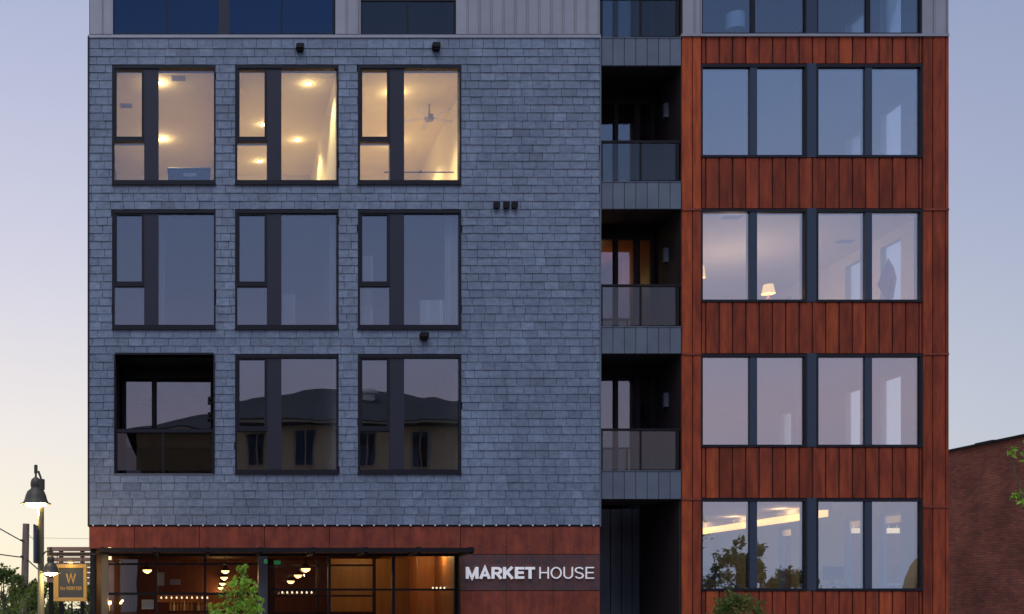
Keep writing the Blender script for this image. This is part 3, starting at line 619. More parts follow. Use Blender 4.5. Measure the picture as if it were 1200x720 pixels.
# ------------------------------------------------------------------ street lamps
dep = -3.0
slp = W(48, 591, dep)
sl = empty('street_lamp', (slp.x, dep, 0)); tag(sl, 'lit street lamp with two bell-shaped shades on an olive pole', 'street lamp')
topz = W(0, 562, dep).z
MB().tube([(slp.x, dep, 0), (slp.x, dep, .35), (slp.x, dep, .36), (slp.x, dep, topz)], [.11, .11, .066, .058], 16).build('pole', 'pole_paint', sl)
MB().lathe((slp.x, dep, topz-.2), [(.075, 0), (.075, .2), (.001, .22)], 12).build('pole_cap', 'lamp_metal', sl)
for px_, rpy, dy, s_, pw in ((42, 591, 0, 1.0, 75), (59.5, 672, -.25, .66, 22)):
    rim = W(px_, rpy, dep+dy); tz_ = rim.z+.62*s_; sg = 1 if rim.x < slp.x else -1
    arm = MB(); arm.tube([(slp.x, dep, tz_-.12*s_), ((slp.x+rim.x)/2, dep+dy/2, tz_+.02*s_), (rim.x, dep+dy, tz_+.02*s_), (rim.x, dep+dy, tz_-.1*s_)], .022*s_, 8); arm.lathe((rim.x, dep+dy, tz_-.02*s_), [(.035*s_, 0), (.035*s_, .16*s_), (.001, .17*s_)], 10); arm.build('arm', 'lamp_metal', sl)
    b = MB(); prof = [(.30, .0), (.295, .015), (.245, .035), (.22, .09), (.20, .17), (.165, .25), (.10, .30), (.095, .33), (.105, .36), (.105, .42), (.085, .48), (.04, .52), (.001, .53)]
    b.lathe(rim, [(r*s_, zz*s_) for r, zz in prof]); b.lathe(rim, [(.275*s_, .012*s_), (.2*s_, .06*s_), (.16*s_, .2*s_), (.001, .22*s_)]); sh = b.build('bell_shade', 'lamp_metal', sl, smooth=True)
    MB().lathe(rim, [(.001, -.075*s_), (.12*s_, -.06*s_), (.20*s_, -.012*s_), (.19*s_, .05*s_), (.1*s_, .12*s_)]).build('globe', 'lamp_glow', sh, smooth=True)
    light(rim+Vector((0, 0, -.16*s_)), pw, (1, .74, .36), .03, sl)
k = [W(42.6, 617, dep), W(45, 660, dep)]; MB().box(k[0].x, k[0].x+.035, dep-.40, dep-.02, k[1].z, k[0].z).build('banner', 'fabric', sl)
ba = MB()
for q in k: ba.tube([(slp.x, dep, q.z), (k[0].x+.02, dep-.02, q.z+.02)], .014, 6); ba.tube([(k[0].x+.02, dep, q.z), (k[0].x+.02, dep-.45, q.z)], .014, 6)
ba.build('banner_arm', 'lamp_metal', sl)
# ------------------------------------------------------------------ utility pole and wires
dep = 30.0
up = empty('utility_pole', (W(28, 0, dep).x, dep, 0)); tag(up, 'weathered wooden utility pole left of the tall street lamp', 'utility pole')
MB().tube([Vector((W(27.5, 0, dep).x, dep, 0)), W(30.6, 614, dep)], [.20, .165], 12).build('pole', 'timber', up)
for py_ in (634, 653): MB().tube([W(27, py_, dep-.2), W(24, py_-1, dep-.25)], .05, 8).build('insulator', 'cable', up)
def wire(pts, rad, label):
    q = []
    for a, b in zip(pts, pts[1:]):
        for i in range(9):
            t = i/9; v = a.lerp(b, t); v = v.copy(); v.z -= .25*t*(1-t)*(b-a).length*.06; q.append(v)
    q.append(pts[-1]); tag(MB().tube(q, rad, 6).build('overhead_wire', 'cable'), label, 'wire')
wire([W(-60, 585, dep-4), W(27, 635, dep-.2)], .028, 'upper dark cable running from the left edge to the utility pole')
wire([W(-60, 641, dep-3), W(27, 653.5, dep-.2)], .030, 'lower dark cable running from the left edge to the utility pole')
wire([W(32, 656, dep-.2), W(62, 682, dep+6)], .03, 'dark cable sloping from the utility pole down behind the street lamps')
wire([W(33, 630, dep), W(140, 631, dep+8)], .008, 'thin wire crossing the sky between utility pole and slate wall')
wire([W(33, 626, dep), W(48, 642, dep+4)], .010, 'thin wire sloping from the utility pole top to the street lamp')

# ------------------------------------------------------------------ slatted timber screen
ts = empty('timber_screen', (W(90, 0, 2.5).x, 2.5, 0)); tag(ts, 'slatted timber screen left of the shopfront behind the gold-framed sign', 'screen')
for i in range(7):
    c = 641.2+i*6.1; MB().px(55, 123, c, c+4.9, 2.5+R.uniform(0, .02), 2.55).build('plank', 'plank', ts)
for px_ in (57, 69, 94, 119): MB().box(W(px_, 0, 2.56).x, W(px_, 0, 2.56).x+.1, 2.56, 2.66, 0, W(0, 642, 2.6).z).build('post', 'steel_black', ts)
sc_ = empty('sconce', W(128.6, 706, -1.1)); lm = MB(); lm.px(126.6, 130.4, 704, 705.2, -1.14, -1.02); lm.px(127.6, 129.2, 708, 716, -1.1, -1.04); lm.build('bracket', 'gold', sc_); MB().lathe(W(128.6, 706.6, -1.1), [(.001, .025), (.03, .02), (.04, -.01), (.02, -.03), (.001, -.035)], 10).build('lamp', 'lamp_glow', sc_, smooth=True)
tag(sc_, 'small bright lamp on the canopy post by the shopfront', 'lamp'); light(W(129.5, 704, -1.25), 2.5, (1, .78, .4), .03, sc_)
for px_, py_, lb in ((128.6, 643.4, 'upper small bright lamp at the head of the canopy post'), (128.8, 654, 'lower small bright lamp near the head of the canopy post')):
    e = empty('sconce', W(px_, py_, -1.05)); MB().px(px_-2, px_+1.6, py_-1.8, py_+2.2, -1.05, -1.0).build('lamp', 'strip_glow', e); MB().px(px_-2.6, px_+2, py_-2.6, py_-1.9, -1.06, -.99).build('hood', 'steel_black', e); tag(e, lb, 'lamp')

# ------------------------------------------------------------------ brick building on the right
xb = 22.0; bz = W(1200, 512, xb*F/960-D).z
bb = empty('brick_building', (27, 12, 0)); tag(bb, 'brown brick building with dark parapet at the right edge', 'building')
MB().box(xb, 34, 2.0, 20, 0, bz).build('wall', 'brick', bb)
for i in range(24):
    y0 = 2+i*.75; MB().box(xb-.05, xb+.32, y0+.01, y0+.74, bz, bz+.07+.02*(i % 3 == 0)).build('coping_stone', 'steel_black', bb)
MB().box(xb+.3, 34, 2.2, 20, bz-.3, bz-.05).build('roof', 'roof_gravel', bb)

# ------------------------------------------------------------------ vegetation
def leaf_cloud(m, c, rad, n, size, rnd, shell=.55):
    c = Vector(c); rv_ = Vector(rad); subs = []
    for _ in range(max(4, n//14)):                       # sprigs: small tufts standing off the clump
        d = Vector((rnd.gauss(0, 1), rnd.gauss(0, 1), rnd.gauss(0, 1))).normalized(); subs.append((d, rnd.uniform(.35, 1.2), rnd.uniform(.12, .34), rnd.gauss(.5, .2)))
    for _ in range(n):
        d, r, sp_, tb_ = subs[rnd.randrange(len(subs))]
        q = d*r+Vector((rnd.gauss(0, sp_), rnd.gauss(0, sp_), rnd.gauss(0, sp_)))
        p = c+Vector((q.x*rv_.x, q.y*rv_.y, q.z*rv_.z))
        nrm_ = (d*.5+Vector((rnd.gauss(0, .9), rnd.gauss(0, .9), rnd.gauss(0, .9)+.4))).normalized()
        u = nrm_.cross(Vector((rnd.gauss(0, 1), rnd.gauss(0, 1), rnd.gauss(0, 1)))).normalized(); w = nrm_.cross(u); s = size*rnd.uniform(.55, 1.35); tn = min(1.1, max(-.1, tb_+rnd.gauss(0, .2)))
        m.poly([p-u*s, p+w*s*.42-u*s*.1+nrm_*s*.15, p+u*s, p-w*s*.42-u*s*.1+nrm_*s*.15], tn)
def tree(name, base, h, trunk, clumps, leaf, size, label, seed, cat='tree', group=None):
    rnd = random.Random(seed); base = Vector(base); o = empty(name, base); tag(o, label, cat, group)
    t = MB(); th = h*.55; t.tube([base, base+Vector((trunk*.3, 0, th*.5)), base+Vector((0, trunk*.2, th)), base+Vector((trunk*.2, 0, h*.8))], [trunk, trunk*.8, trunk*.6, trunk*.2], 8)
    m = MB()
    for (cx, cy_, cz_, rx_, ry_, rz_, n) in clumps:
        c = base+Vector((cx, cy_, cz_)); t.tube([base+Vector((0, 0, min(th, cz_*.6))), base.lerp(c, .6)+Vector((0, 0, cz_*.12)), c], [trunk*.45, trunk*.3, trunk*.08], 5); leaf_cloud(m, c, (rx_, ry_, rz_), n, size, rnd)
    t.build('trunk', 'bark', o, smooth=True); m.build('crown', leaf, o)
def clumps_for(rnd, h, r, n, leaves, low=.35, shape=1.0):
    out = []
    for i in range(n):
        a = rnd.uniform(0, 2*PI); f = rnd.random(); zz = h*(low+(1-low)*f)*.93; rr = r*(1-shape*.75*f)*rnd.random()**.5
        k = r*rnd.uniform(.28, .5)*(1-.35*f*shape); out.append((rr*math.cos(a), rr*math.sin(a), zz, k, k, k*rnd.uniform(.7, 1.1), leaves))
    out.append((0, 0, h*.95, r*.22, r*.22, r*.26, leaves//2)); return out
rn = random.Random(5)
p = W(277, 790, -3.2); kk = 21.8/F
def at(px, py, dep, base): v = W(px, py, dep); return (v.x-base[0], v.y-base[1]+rn.uniform(-.15, .15), v.z-base[2])
base = (W(278, 0, -3.2).x, -3.2, 0)
cl_ = []
for px_, py_, rp, n in ((283.5, 664, 4, 30), (282, 670, 6, 55), (286, 677, 8, 80), (276, 680, 5, 45), (283, 686, 9, 95), (294, 687, 6, 55), (271, 690, 6, 55), (280, 697, 10, 110), (298, 695, 7, 70), (304, 701, 5, 40), (264, 699, 6, 50), (290, 706, 11, 120), (274, 708, 10, 105), (303, 713, 7, 60), (261, 712, 8, 70), (250, 711, 5, 35), (246, 719, 6, 50), (283, 719, 14, 160), (259, 724, 10, 90), (298, 722, 9, 90), (270, 738, 20, 260), (295, 740, 16, 200)):
    c = at(px_, py_, -3.2, base); r_ = rp*kk; cl_.append((*c, r_, r_, r_, n))
tree('young_tree', base, 2.3, .035, cl_, 'leaf_bright', .046, 'bright green young tree in front of the shopfront', 3)
base = (W(862, 0, -2.0).x, -2.0, 0); kk = 23/F; cl_ = []
for px_, py_, rp, n in ((862, 700, 11, 300), (850, 706, 12, 300), (874, 705, 12, 300), (842, 715, 10, 260), (882, 714, 9, 240), (862, 714, 18, 500), (862, 728, 26, 700)):
    c = at(px_, py_, -2.0, base); r_ = rp*kk; cl_.append((*c, r_, r_, r_*.85, n))
tree('round_shrub', base, 1.8, .03, cl_, 'leaf_mid', .036, 'rounded dark green shrub below the ground-floor window of the rust block', 9, 'shrub')
base = (W(1236, 0, -7).x, -7, 0); kk = 18/F; cl_ = []
for px_, py_, rp, n in ((1202, 525, 11, 60), (1191, 528, 5, 22), (1203, 583, 9, 60), (1218, 550, 14, 120), (1232, 520, 22, 300), (1238, 580, 26, 380), (1250, 545, 30, 500)):
    c = at(px_, py_, -7, base); r_ = rp*kk; cl_.append((*c, r_, r_, r_, n))
tree('street_tree', base, 4.3, .06, cl_, 'leaf_bright', .05, 'green leaf sprigs of a tree reaching in at the right edge', 21)
for i, (px_, dep_, top, r_, lf, lb) in enumerate(((4, 26, 664, 1.1, 'leaf_mid', 'dark green tree at the far left edge beyond the utility pole'), (15, 34, 684, 1.6, 'leaf_mid', 'low green tree between the left edge and the utility pole'),
        (40, 30, 682, 1.1, 'leaf_dark', 'dark green bush between utility pole and street lamp pole'), (58, 22, 679, 1.0, 'leaf_mid', 'green bush below the smaller street lamp'), (84, 14, 690, 1.4, 'leaf_dark', 'dark green hedge tree below the gold-framed hanging sign'), (110, 8, 681, .75, 'leaf_mid', 'green shrub between the hanging sign and the canopy post'))):
    v = W(px_, top, dep_); rnd = random.Random(40+i); tree('background_tree', (v.x, dep_, 0), v.z/1.0, .08, clumps_for(rnd, v.z, r_, 9, 170, .25, .5), lf, .11 if dep_ > 10 else .07, lb, 60+i)

# ------------------------------------------------------------------ across the street (seen mirrored in the glass)
hy = -29.6
V = lambda px, py, y: Vector(((px-CX)*(D-y)/F, y, EYE+(CY-py)*(D-y)/F))    # mirrored survey point, y < 0
hx0, hx1 = V(160, 0, hy).x, V(640, 0, hy).x; ez = V(0, 493, hy).z; rz_ = V(0, 457, hy-6.5).z
hs_ = empty('hip_roofed_house', ((hx0+hx1)/2, hy-6, 0)); tag(hs_, 'beige sided house with dark hipped roof mirrored in the lower slate windows', 'house')
MB().box(hx0, hx1, hy-13, hy, 5.9, ez).build('upper_wall', 'siding', hs_); MB().box(hx0-.03, hx1+.03, hy-13, hy+.04, 0, 5.7).build('lower_wall', 'red_brick', hs_); MB().box(hx0-.06, hx1+.06, hy-13.05, hy+.1, 5.7, 5.9).build('belt_course', 'trim', hs_)
bt = MB(); x_ = hx0+.2
while x_ < hx1: bt.box(x_, x_+.05, hy, hy+.03, 5.9, ez); x_ += .42
kind(bt.build('battens', 'siding', hs_), 'stuff')
rf = MB(); o_ = .7; E0 = [(hx0-o_, hy+o_, ez), (hx1+o_, hy+o_, ez), (hx1+o_, hy-13-o_, ez), (hx0-o_, hy-13-o_, ez)]; r0, r1 = (V(360, 0, hy-6.5).x, hy-6.5, rz_), (V(470, 0, hy-6.5).x, hy-6.5, rz_-.15)
rf.poly([E0[0], E0[1], r1, r0]).poly([E0[1], E0[2], r1]).poly([E0[2], E0[3], r0, r1]).poly([E0[3], E0[0], r0]); rf.box(hx0-o_, hx1+o_, hy-13-o_, hy+o_, ez-.25, ez-.002); roof = rf.build('roof', 'roof_shingle', hs_)
MB().box(hx0-o_-.02, hx1+o_+.02, hy+o_, hy+o_+.12, ez-.2, ez-.10).build('gutter', 'trim', roof)
vx = V(432, 0, hy-4).x; MB().lathe((vx, hy-4, V(0, 470, hy-4).z), [(.35, -.4), (.35, .25), (.5, .25), (.5, .35), (.42, .5), (.001, .55)], 16).build('roof_vent', 'white', roof)
for px_ in (300, 357, 428, 492, 560):
    a, b = V(px_-10, 546, hy), V(px_+10, 506, hy); w = MB().box(a.x-.1, b.x+.1, hy, hy+.06, a.z-.1, b.z+.1).build('window', 'trim', hs_)
    MB().box(a.x, b.x, hy+.061, hy+.075, a.z, b.z).build('pane', 'glass_top', w); MB().box((a.x+b.x)/2-.03, (a.x+b.x)/2+.03, hy+.076, hy+.09, a.z, b.z).build('glazing_bar', 'trim', w)
for px_ in (220, 320, 420, 520):
    a, b = V(px_-12, 660, hy), V(px_+12, 610, hy); w = MB().box(a.x-.08, b.x+.08, hy+.04, hy+.1, a.z-.1, b.z+.1).build('window', 'trim', hs_); MB().box(a.x, b.x, hy+.101, hy+.115, a.z, b.z).build('pane', 'glass_top', w)
for i, (px_, top, r_, lo, lb) in enumerate(((700, 676, 1.6, .3, 'low leafy tree across the street, leftmost of those mirrored by the rust block'), (838, 664, 1.25, .3, 'leafy tree mirrored low in the first pane of the ground-floor window'), (866, 634, 1.15, .62, 'tall slender tree mirrored in the ground-floor window of the rust block'), (890, 662, 1.3, .3, 'leafy tree mirrored in the second ground-floor pane'), (922, 664, 1.3, .3, 'low tree mirrored at the right of the second ground-floor pane'), (985, 697, 1.2, .3, 'low hedge mirrored along the foot of the third ground-floor pane'))):
    v = V(px_, top, -31); rnd = random.Random(80+i); tree('mirrored_tree', (v.x, -31, 0), v.z, .12, clumps_for(rnd, v.z, r_, 12, 170, lo, .3), 'leaf_dark', .13, lb, 90+i)
c = V(1102, 790, -29.5); tn = empty('canvas_shelter', (c.x, -30, 0)); tag(tn, 'tan rounded canvas shelter mirrored at the right of the ground-floor window', 'shelter')
tm = MB(); n = 14; rr = 38*55/F; hh = V(0, 648, -30).z
for i in range(n):
    a0, a1 = PI*i/n, PI*(i+1)/n; f0, f1 = (lambda a: (c.x+rr*math.cos(a), hh*.25+hh*.75*math.sin(a))), None
    (xa, za), (xb_, zb) = f0(a0), f0(a1)
    tm.quadbox([(xa, -29, za), (xb_, -29, zb), (xb_, -29, zb-.08), (xa, -29, za-.08), (xa, -30.2, za), (xb_, -30.2, zb), (xb_, -30.2, zb-.08), (xa, -30.2, za-.08)])
tm.poly([(c.x+rr*math.cos(PI*i/n), -29.5, hh*.25+(hh*.75-.1)*math.sin(PI*i/n)) for i in range(n+1)]); tm.build('canopy', 'canvas', tn)
for s_ in (-1, 1): MB().box(c.x+s_*rr-.05, c.x+s_*rr+.05, -29.1, -29, 0, hh*.27).build('post', 'pole_paint', tn)

# ------------------------------------------------------------------ things inside
b = empty('storage_box', W(222, 212, .5)); tag(b, 'dark blue box with a small grey label behind the leftmost lit window', 'box')
m = MB(); m.px(197, 246.5, 198.5, 214, .5, .95); m.px(196, 247.5, 196, 199.2, .48, .97); m.build('body', 'dark_box', b, bevel=.02); MB().px(215, 230, 203, 207, .485, .5).build('label_plate', 'grey_label', b)
def fan(px, py, z, label):
    p = ceil_pt(px, py, z); o = empty('ceiling_fan', p); tag(o, label, 'ceiling fan')
    MB().tube([p, p-Vector((0, 0, .28))], .015, 8).build('downrod', 'grey_metal', o); MB().lathe(p-Vector((0, 0, .42)), [(.001, 0), (.10, .02), (.12, .08), (.10, .15), (.02, .17)], 16).build('motor', 'grey_label', o)
    for k in range(5):
        a = k*2*PI/5+.35; d = Vector((math.cos(a), math.sin(a), 0)); s = Vector((-d.y, d.x, .12)); c = p-Vector((0, 0, .34)); q = [c+d*.12-s*.04, c+d*.62-s*.07, c+d*.62+s*.07, c+d*.12+s*.04]
        MB().quadbox([v-Vector((0, 0, .006)) for v in q]+[v+Vector((0, 0, .006)) for v in q]).build('blade', 'plaster', o)
fan(503, 122, cz(0), 'pale ceiling fan inside the rightmost lit window')
rd = MB(); rd.tube([W(450, 202, .5), W(532, 202, .5)], .014, 8); rd.lathe(W(493, 202, .5), [(.02, -.02), (.025, .02), (.001, .05)], 8); tag(rd.build('curtain_rod', 'steel_black'), 'thin dark rod across the bottom of the rightmost lit window', 'rod')
def curtain(px0_, px1_, py0_, py1_, dep_, label, name='curtain'):
    m = MB(); a, b_ = W(px0_, py1_, dep_), W(px1_, py0_, dep_); n = 40
    ring = [(a.x+(b_.x-a.x)*i/n, dep_+.045*math.sin(i*1.5)+.02*math.sin(i*.7)) for i in range(n+1)]
    for (xa, ya), (xb2, yb2) in zip(ring, ring[1:]): m.quadbox([(xa, ya, a.z), (xb2, yb2, a.z), (xb2, yb2, b_.z), (xa, ya, b_.z), (xa, ya+.012, a.z), (xb2, yb2+.012, a.z), (xb2, yb2+.012, b_.z), (xa, ya+.012, b_.z)])
    tag(m.build(name, 'curtain'), label, 'curtain')
curtain(521, 537, 249, 384, .32, 'pale curtain drawn at the right of the unlit third window, middle row')
curtain(424, 437, 300, 384, .34, 'short pale curtain at the left vent pane, third window, middle row')
curtain(492, 521, 352, 384, .40, 'low pale curtain folds in the big pane, third window, middle row')
curtain(386, 394, 249, 384, .33, 'pale curtain gathered at the right edge of the middle window, middle row')
curtain(331, 346, 345, 384, .9, 'low pale curtain folds at the left of the big pane, middle window, middle row')
curtain(186, 193, 249, 384, .36, 'narrow pale curtain beside the post of the leftmost window, middle row')
def lampshade(px, py0, py1, wpx, dep_, label, power):
    a = W(px, py1, dep_); t = W(px, py0, dep_); w = wpx*(D+dep_)/F/2; o = empty('table_lamp', a-Vector((0, 0, .25))); tag(o, label, 'lamp')
    MB().lathe(a, [(w, 0), (w*.72, t.z-a.z)], 20).build('shade', 'shade_glow', o, smooth=True); MB().lathe(a-Vector((0, 0, .25)), [(.07, 0), (.07, .02), (.03, .04), (.05, .12), (.02, .2), (.012, .26)], 12).build('base', 'cream', o, smooth=True)
    light(a+Vector((0, 0, (t.z-a.z)*.5)), power, (1, .66, .32), .05, o)
lampshade(900.5, 334, 344.5, 15, .9, 'lit table lamp with warm shade behind the second rust-block window row', 6)
lampshade(820.5, 312, 326, 12, .8, 'lit lamp half hidden at the left of the second rust-block window row', 1.2)
tb = empty('side_table', W(900, 356, .9)); a = W(885, 352.6, .75); b_ = W(918, 352, .75); MB().box(a.x, b_.x, .7, 1.15, a.z-.04, a.z).build('table_top', 'floor_wood', tb)
for xx in (a.x+.03, b_.x-.07):
    for y2 in (.72, 1.09): MB().box(xx, xx+.04, y2, y2+.04, zs[1][0], a.z-.04).build('leg', 'floor_wood', tb)
tag(tb, 'wooden side table under the lit lamp in the rust block', 'table')
fp = Vector((13.2, 3.2, zs[1][0])); fl = empty('added_uplight', fp); tag(fl, 'added unseen uplight brightening the ceiling of the second rust-block window row', 'lamp')  # added below the sill, out of sight, to light the ceiling evenly
MB().lathe(fp, [(.001, 0), (.14, 0), (.14, .02), (.015, .04), (.012, 1.0), (.001, 1.0)], 16).build('stand', 'grey_metal', fl); MB().lathe(fp+Vector((0, 0, 1.0)), [(.02, 0), (.10, .04), (.16, .12), (.15, .12), (.09, .05), (.001, .03)], 20).build('bowl', 'white', fl, smooth=True); light(fp+Vector((0, 0, 1.16)), 120, (1, .66, .5), .03, fl)
o = empty('foil_balloon', W(1040, 352, .8)); tag(o, 'purple diamond-shaped foil balloon behind the second rust-block window', 'balloon')
c = W(1041, 326, .8); k = 25.8/F; m = MB(); ring = [(0, 24), (-8, 4), (-13, -8), (-2, -26), (6, -24), (10, 0), (7, 12)]
pts = [Vector((c.x+a*k, c.y, c.z+bq*k)) for a, bq in ring]; fr_ = c+Vector((0, -.16, 0)); bk2 = c+Vector((0, .16, 0))
for i in range(len(pts)):
    p_, q_ = pts[i], pts[(i+1) % len(pts)]; m.poly([p_, q_, fr_]); m.poly([q_, p_, bk2])
m.build('envelope', 'foil', o); MB().tube([pts[3], pts[3]+Vector((.02, 0, -.4)), pts[3]+Vector((-.03, 0, -.9))], .006, 5).build('ribbon', 'white', o)
# office behind the ground-floor window
zc = zs[3][1]
e = empty('cove_light', (14.9, 6, zc-.2)); tag(e, 'long warm glowing ceiling cove light in the ground-floor room of the rust block', 'ceiling light')
MB().box(14.85, 15.0, 2.2, 10.4, zc-.30, zc-.14).build('diffuser', 'cove_glow', e); MB().box(14.8, 15.05, 2.15, 10.45, zc-.14, zc-.002).build('housing', 'white', e)
for y2 in (3.5, 6, 8.5): light((14.5, y2, zc-.12), 12, (1, .55, .2), .02, e)
for px_, lb in ((1006, 'short warm ceiling light bar in the third ground-floor pane of the rust block'), (1047, 'short warm ceiling light bar in the fourth ground-floor pane of the rust block')):
    p_ = ceil_pt(px_, 619, zc-.1); e = empty('light_bar', p_); a, b_ = W(px_-7, 625, p_.y), W(px_+7.5, 619, p_.y); MB().box(a.x, b_.x, p_.y, p_.y+.1, a.z, b_.z).build('diffuser', 'strip_glow', e); MB().box(a.x+.05, a.x+.08, p_.y+.04, p_.y+.06, b_.z, zc).build('hanger', 'white', e); MB().box(b_.x-.08, b_.x-.05, p_.y+.04, p_.y+.06, b_.z, zc).build('hanger', 'white', e); tag(e, lb, 'ceiling light')
for i, (px_, lb) in enumerate(((838, 'first'), (985, 'second'), (1030, 'third'))):
    p_ = W(px_, 690, 1.6+i*.6); o = empty('desk', (p_.x, p_.y, zs[3][0])); zt_ = W(0, 684, p_.y).z
    MB().box(p_.x-.6, p_.x+.6, p_.y, p_.y+.7, zt_-.04, zt_).build('desk_top', 'plaster', o)
    for dx in (-.55, .5):
        for dy in (.04, .62): MB().box(p_.x+dx, p_.x+dx+.05, p_.y+dy, p_.y+dy+.05, zs[3][0], zt_-.04).build('leg', 'grey_metal', o)
    tag(o, lb+' pale desk from the left behind the ground-floor window of the rust block', 'desk')
    sc2 = empty('monitor', (p_.x, p_.y+.3, zt_)); MB().box(p_.x-.25, p_.x+.25, p_.y+.3, p_.y+.33, zt_+.1, zt_+.42).build('screen', 'dark_box', sc2, bevel=.01); MB().box(p_.x-.03, p_.x+.03, p_.y+.33, p_.y+.36, zt_+.01, zt_+.2).build('stand', 'grey_metal', sc2); MB().box(p_.x-.12, p_.x+.12, p_.y+.24, p_.y+.42, zt_, zt_+.012).build('foot', 'grey_metal', sc2)
    tag(sc2, 'dark flat monitor on the '+lb+' pale desk from the left', 'monitor')
# shop pendants
def pendant(px, py, dist, dia, label, power):
    y2 = dist-D; p_ = W(px, py, y2); o = empty('pendant_lamp', (p_.x, y2, 3.05)); r_ = dia/2
    MB().lathe(p_, [(.001, -r_*.72), (r_*.5, -r_*.6), (r_*.88, -.3*r_), (r_, .02)], 20).build('bowl', 'pendant_glow', o, smooth=True); MB().lathe(p_, [(r_*1.04, .0), (r_*1.0, .03), (r_*.5, .10), (.03, .14), (.02, .2), (.001, .2)], 20).build('cap', 'steel_black', o, smooth=True); MB().tube([p_+Vector((0, 0, .19)), Vector((p_.x, y2, 3.05))], .008, 6).build('cord', 'cable', o)
    tag(o, label, 'pendant lamp', 'glass bowl pendants in the shop'); light(p_+Vector((0, 0, -r_-.03)), power, (1, .58, .22), .02, o)
pendant(172.5, 668, 30, .25, 'lone lit bowl pendant at the left of the shop', 14)
for i, (px_, py_, ds, d_) in enumerate(((264, 669, 29, .22), (262.6, 676.6, 33, .225), (260.8, 683.6, 37.5, .23), (258.6, 688.6, 38.4, .20))): pendant(px_, py_, ds, d_, ('nearest', 'second', 'third', 'farthest')[i]+' lit bowl pendant in the row beside the young tree', 10)
for i, (px_, py_, ds, d_) in enumerate(((358.4, 666.5, 28.0, .24), (349.2, 674, 31.4, .235), (340.8, 681, 34.5, .24))): pendant(px_, py_, ds, d_, ('nearest', 'middle', 'farthest')[i]+' lit bowl pendant in the row right of the column', 10)
light((W(510, 0, 1.6).x, 1.5, 2.8), 22, (1, .6, .22), .02, shop); light((W(430, 0, 4.6).x, 4.7, 2.8), 24, (1, .6, .24), .02, shop)  # unseen fill lights added to brighten the shop walls, no fixtures
for a, b_, c_, d_, y2, lb in ((184, 192.5, 671, 686.5, 2.2, 'pale hanging menu board left of the first shopfront mullion'), (199, 211.5, 679, 685.5, 3.0, 'small pale notice board inside the second shopfront pane'), (166, 180, 703, 714, 1.0, 'white poster of small squares low in the first shopfront pane')):
    o = empty('notice_board', W((a+b_)/2, d_, y2)); MB().px(a, b_, c_, d_, y2, y2+.03).build('panel', 'plaster', o); m = MB(); m.tube([W(a+1, c_, y2+.015), Vector((W(a+1, 0, y2+.015).x, y2+.015, 3.05))], .005, 5); m.tube([W(b_-1, c_, y2+.015), Vector((W(b_-1, 0, y2+.015).x, y2+.015, 3.05))], .005, 5); m.build('hanger', 'cable', o); tag(o, lb, 'notice board')
for px_, py_, wd_, y2, lb in ((325, 659.4, 7, 2.4, 'green lit exit sign right of the shopfront column'), (311.4, 658, 3.2, .06, 'small green lit sign on the shopfront column')):
    o = empty('exit_sign', W(px_, py_+2, y2)); MB().px(px_-wd_/2, px_+wd_/2, py_-2, py_+2, y2, y2+.04).build('face', 'exit_green', o); MB().px(px_-wd_/2-.4, px_+wd_/2+.4, py_-2.4, py_+2.4, y2+.005, y2+.06).build('housing', 'white', o); tag(o, lb, 'exit sign')
def festoon(a, b_, py_, y2, n, label):
    o = empty('festoon_lights', W(a, py_, y2)); MB().tube([W(a, py_-1.5, y2), W(b_, py_-1.5, y2)], .006, 5).build('cable', 'cable', o)
    for i in range(n): q = W(a+(b_-a)*(i+.5)/n, py_, y2); MB().lathe(q, [(.001, -.03), (.022, -.015), (.02, .01), (.008, .03)], 8).build('bulb', 'bulb', o, smooth=True)
    tag(o, label, 'string lights')
festoon(186, 246, 700.6, 4.0, 10, 'string of small bulbs above the bar in the left shop panes'); festoon(328, 368, 694.5, 2.6, 7, 'string of small bulbs inside the pane right of the shopfront column'); festoon(505, 532, 689.4, 1.4, 6, 'string of small bulbs inside the rightmost shop pane')

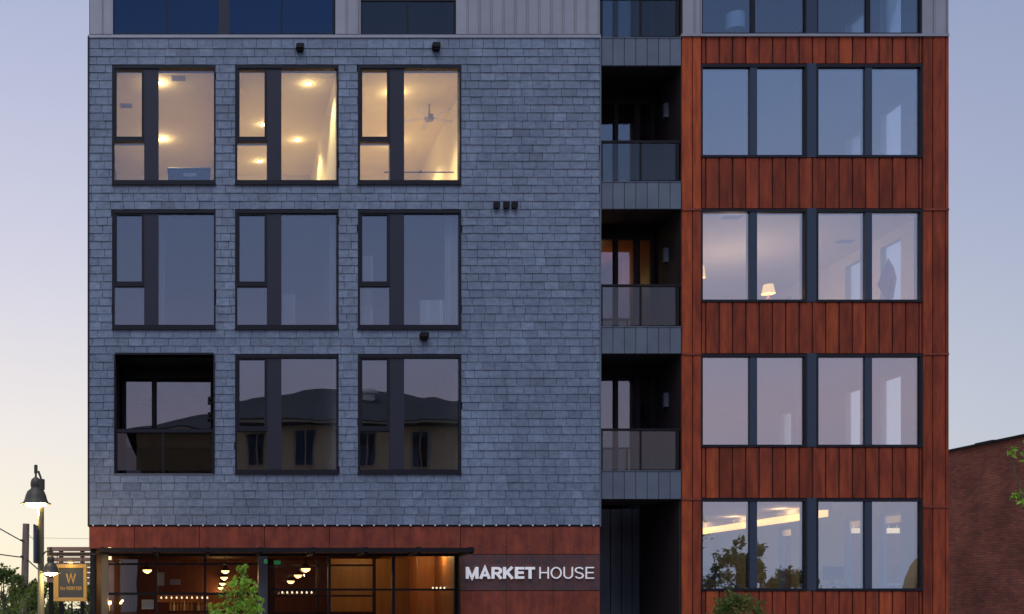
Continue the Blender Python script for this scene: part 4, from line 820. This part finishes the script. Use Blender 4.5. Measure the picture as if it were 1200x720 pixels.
# ceiling vents and shop shelf
def ceiling_vent(px, py, z, w, label):
    p = ceil_pt(px, py, z); o = empty('ceiling_vent', p); tag(o, label, 'ceiling vent', 'ceiling air vents'); f = MB()
    for x0, x1, y0, y1 in ((-w, w, -.12, -.09), (-w, w, .09, .12), (-w, -w+.03, -.09, .09), (w-.03, w, -.09, .09)): f.box(p.x+x0, p.x+x1, p.y+y0, p.y+y1, p.z-.012, p.z-.001)
    f.build('frame', 'grey_label', o)
    for k in range(5): MB().box(p.x-w+.03, p.x+w-.03, p.y-.085+k*.035, p.y-.065+k*.035, p.z-.010, p.z-.002).build('slat', 'grey_label', o)
ceiling_vent(148, 124, cz(0), .14, 'grey ceiling vent in the leftmost upper casement of the lit storey')
ceiling_vent(209, 92, cz(0), .16, 'grey ceiling vent near the head of the leftmost lit big pane')
ceiling_vent(213, 254, cz(1), .2, 'ceiling vent at the head of the leftmost big pane, middle row')
ceiling_vent(858, 254.5, zs[1][1], .2, 'ceiling vent in the first pane of the warm-lit rust-block row')
ceiling_vent(990, 283, zs[1][1], .2, 'ceiling vent in the third pane of the warm-lit rust-block row')
y2 = 6.2; sh = empty('bottle_shelf', W(225, 716, y2)); tag(sh, 'dark back-bar shelf behind the left shop panes', 'shelf')
MB().px(196, 300, 716, 718, y2, y2+.3).build('board', 'steel_black', sh)
for px_ in (197, 231, 265, 298): MB().box(W(px_, 0, y2).x, W(px_, 0, y2).x+.04, y2+.02, y2+.28, 0.012, W(0, 718, y2).z).build('leg', 'steel_black', sh)
for i in range(14):
    q = W(200+i*4.1, 716, y2+.1); h_ = R.uniform(.22, .32); hue = R.choice(['gold', 'white', 'leaf_dark', 'orange_wood'])
    b_ = MB().lathe(q, [(.001, 0), (.036, 0), (.036, h_*.6), (.013, h_*.75), (.013, h_), (.001, h_)], 10).build('bottle', hue if hue != 'leaf_dark' else 'sign_board', smooth=False); tag(b_, ('first', 'second', 'third', 'fourth', 'fifth', 'sixth', 'seventh', 'eighth', 'ninth', 'tenth', 'eleventh', 'twelfth', 'thirteenth', 'last')[i]+' small bottle from the left on the back-bar shelf', 'bottle', 'bottles on the back-bar shelf')

a = W(861, 36, .7); dl = empty('drum_lamp', a-Vector((0, 0, .4))); tag(dl, 'unlit white drum table lamp behind the top-storey window above the rust block', 'lamp')
MB().lathe(a, [(.001, 0), (.21, 0), (.21, .36), (.001, .36)], 24).build('shade', 'white', dl, smooth=False); MB().lathe(a-Vector((0, 0, .4)), [(.001, 0), (.08, 0), (.08, .02), (.02, .05), (.02, .4), (.001, .4)], 12).build('base', 'grey_metal', dl)
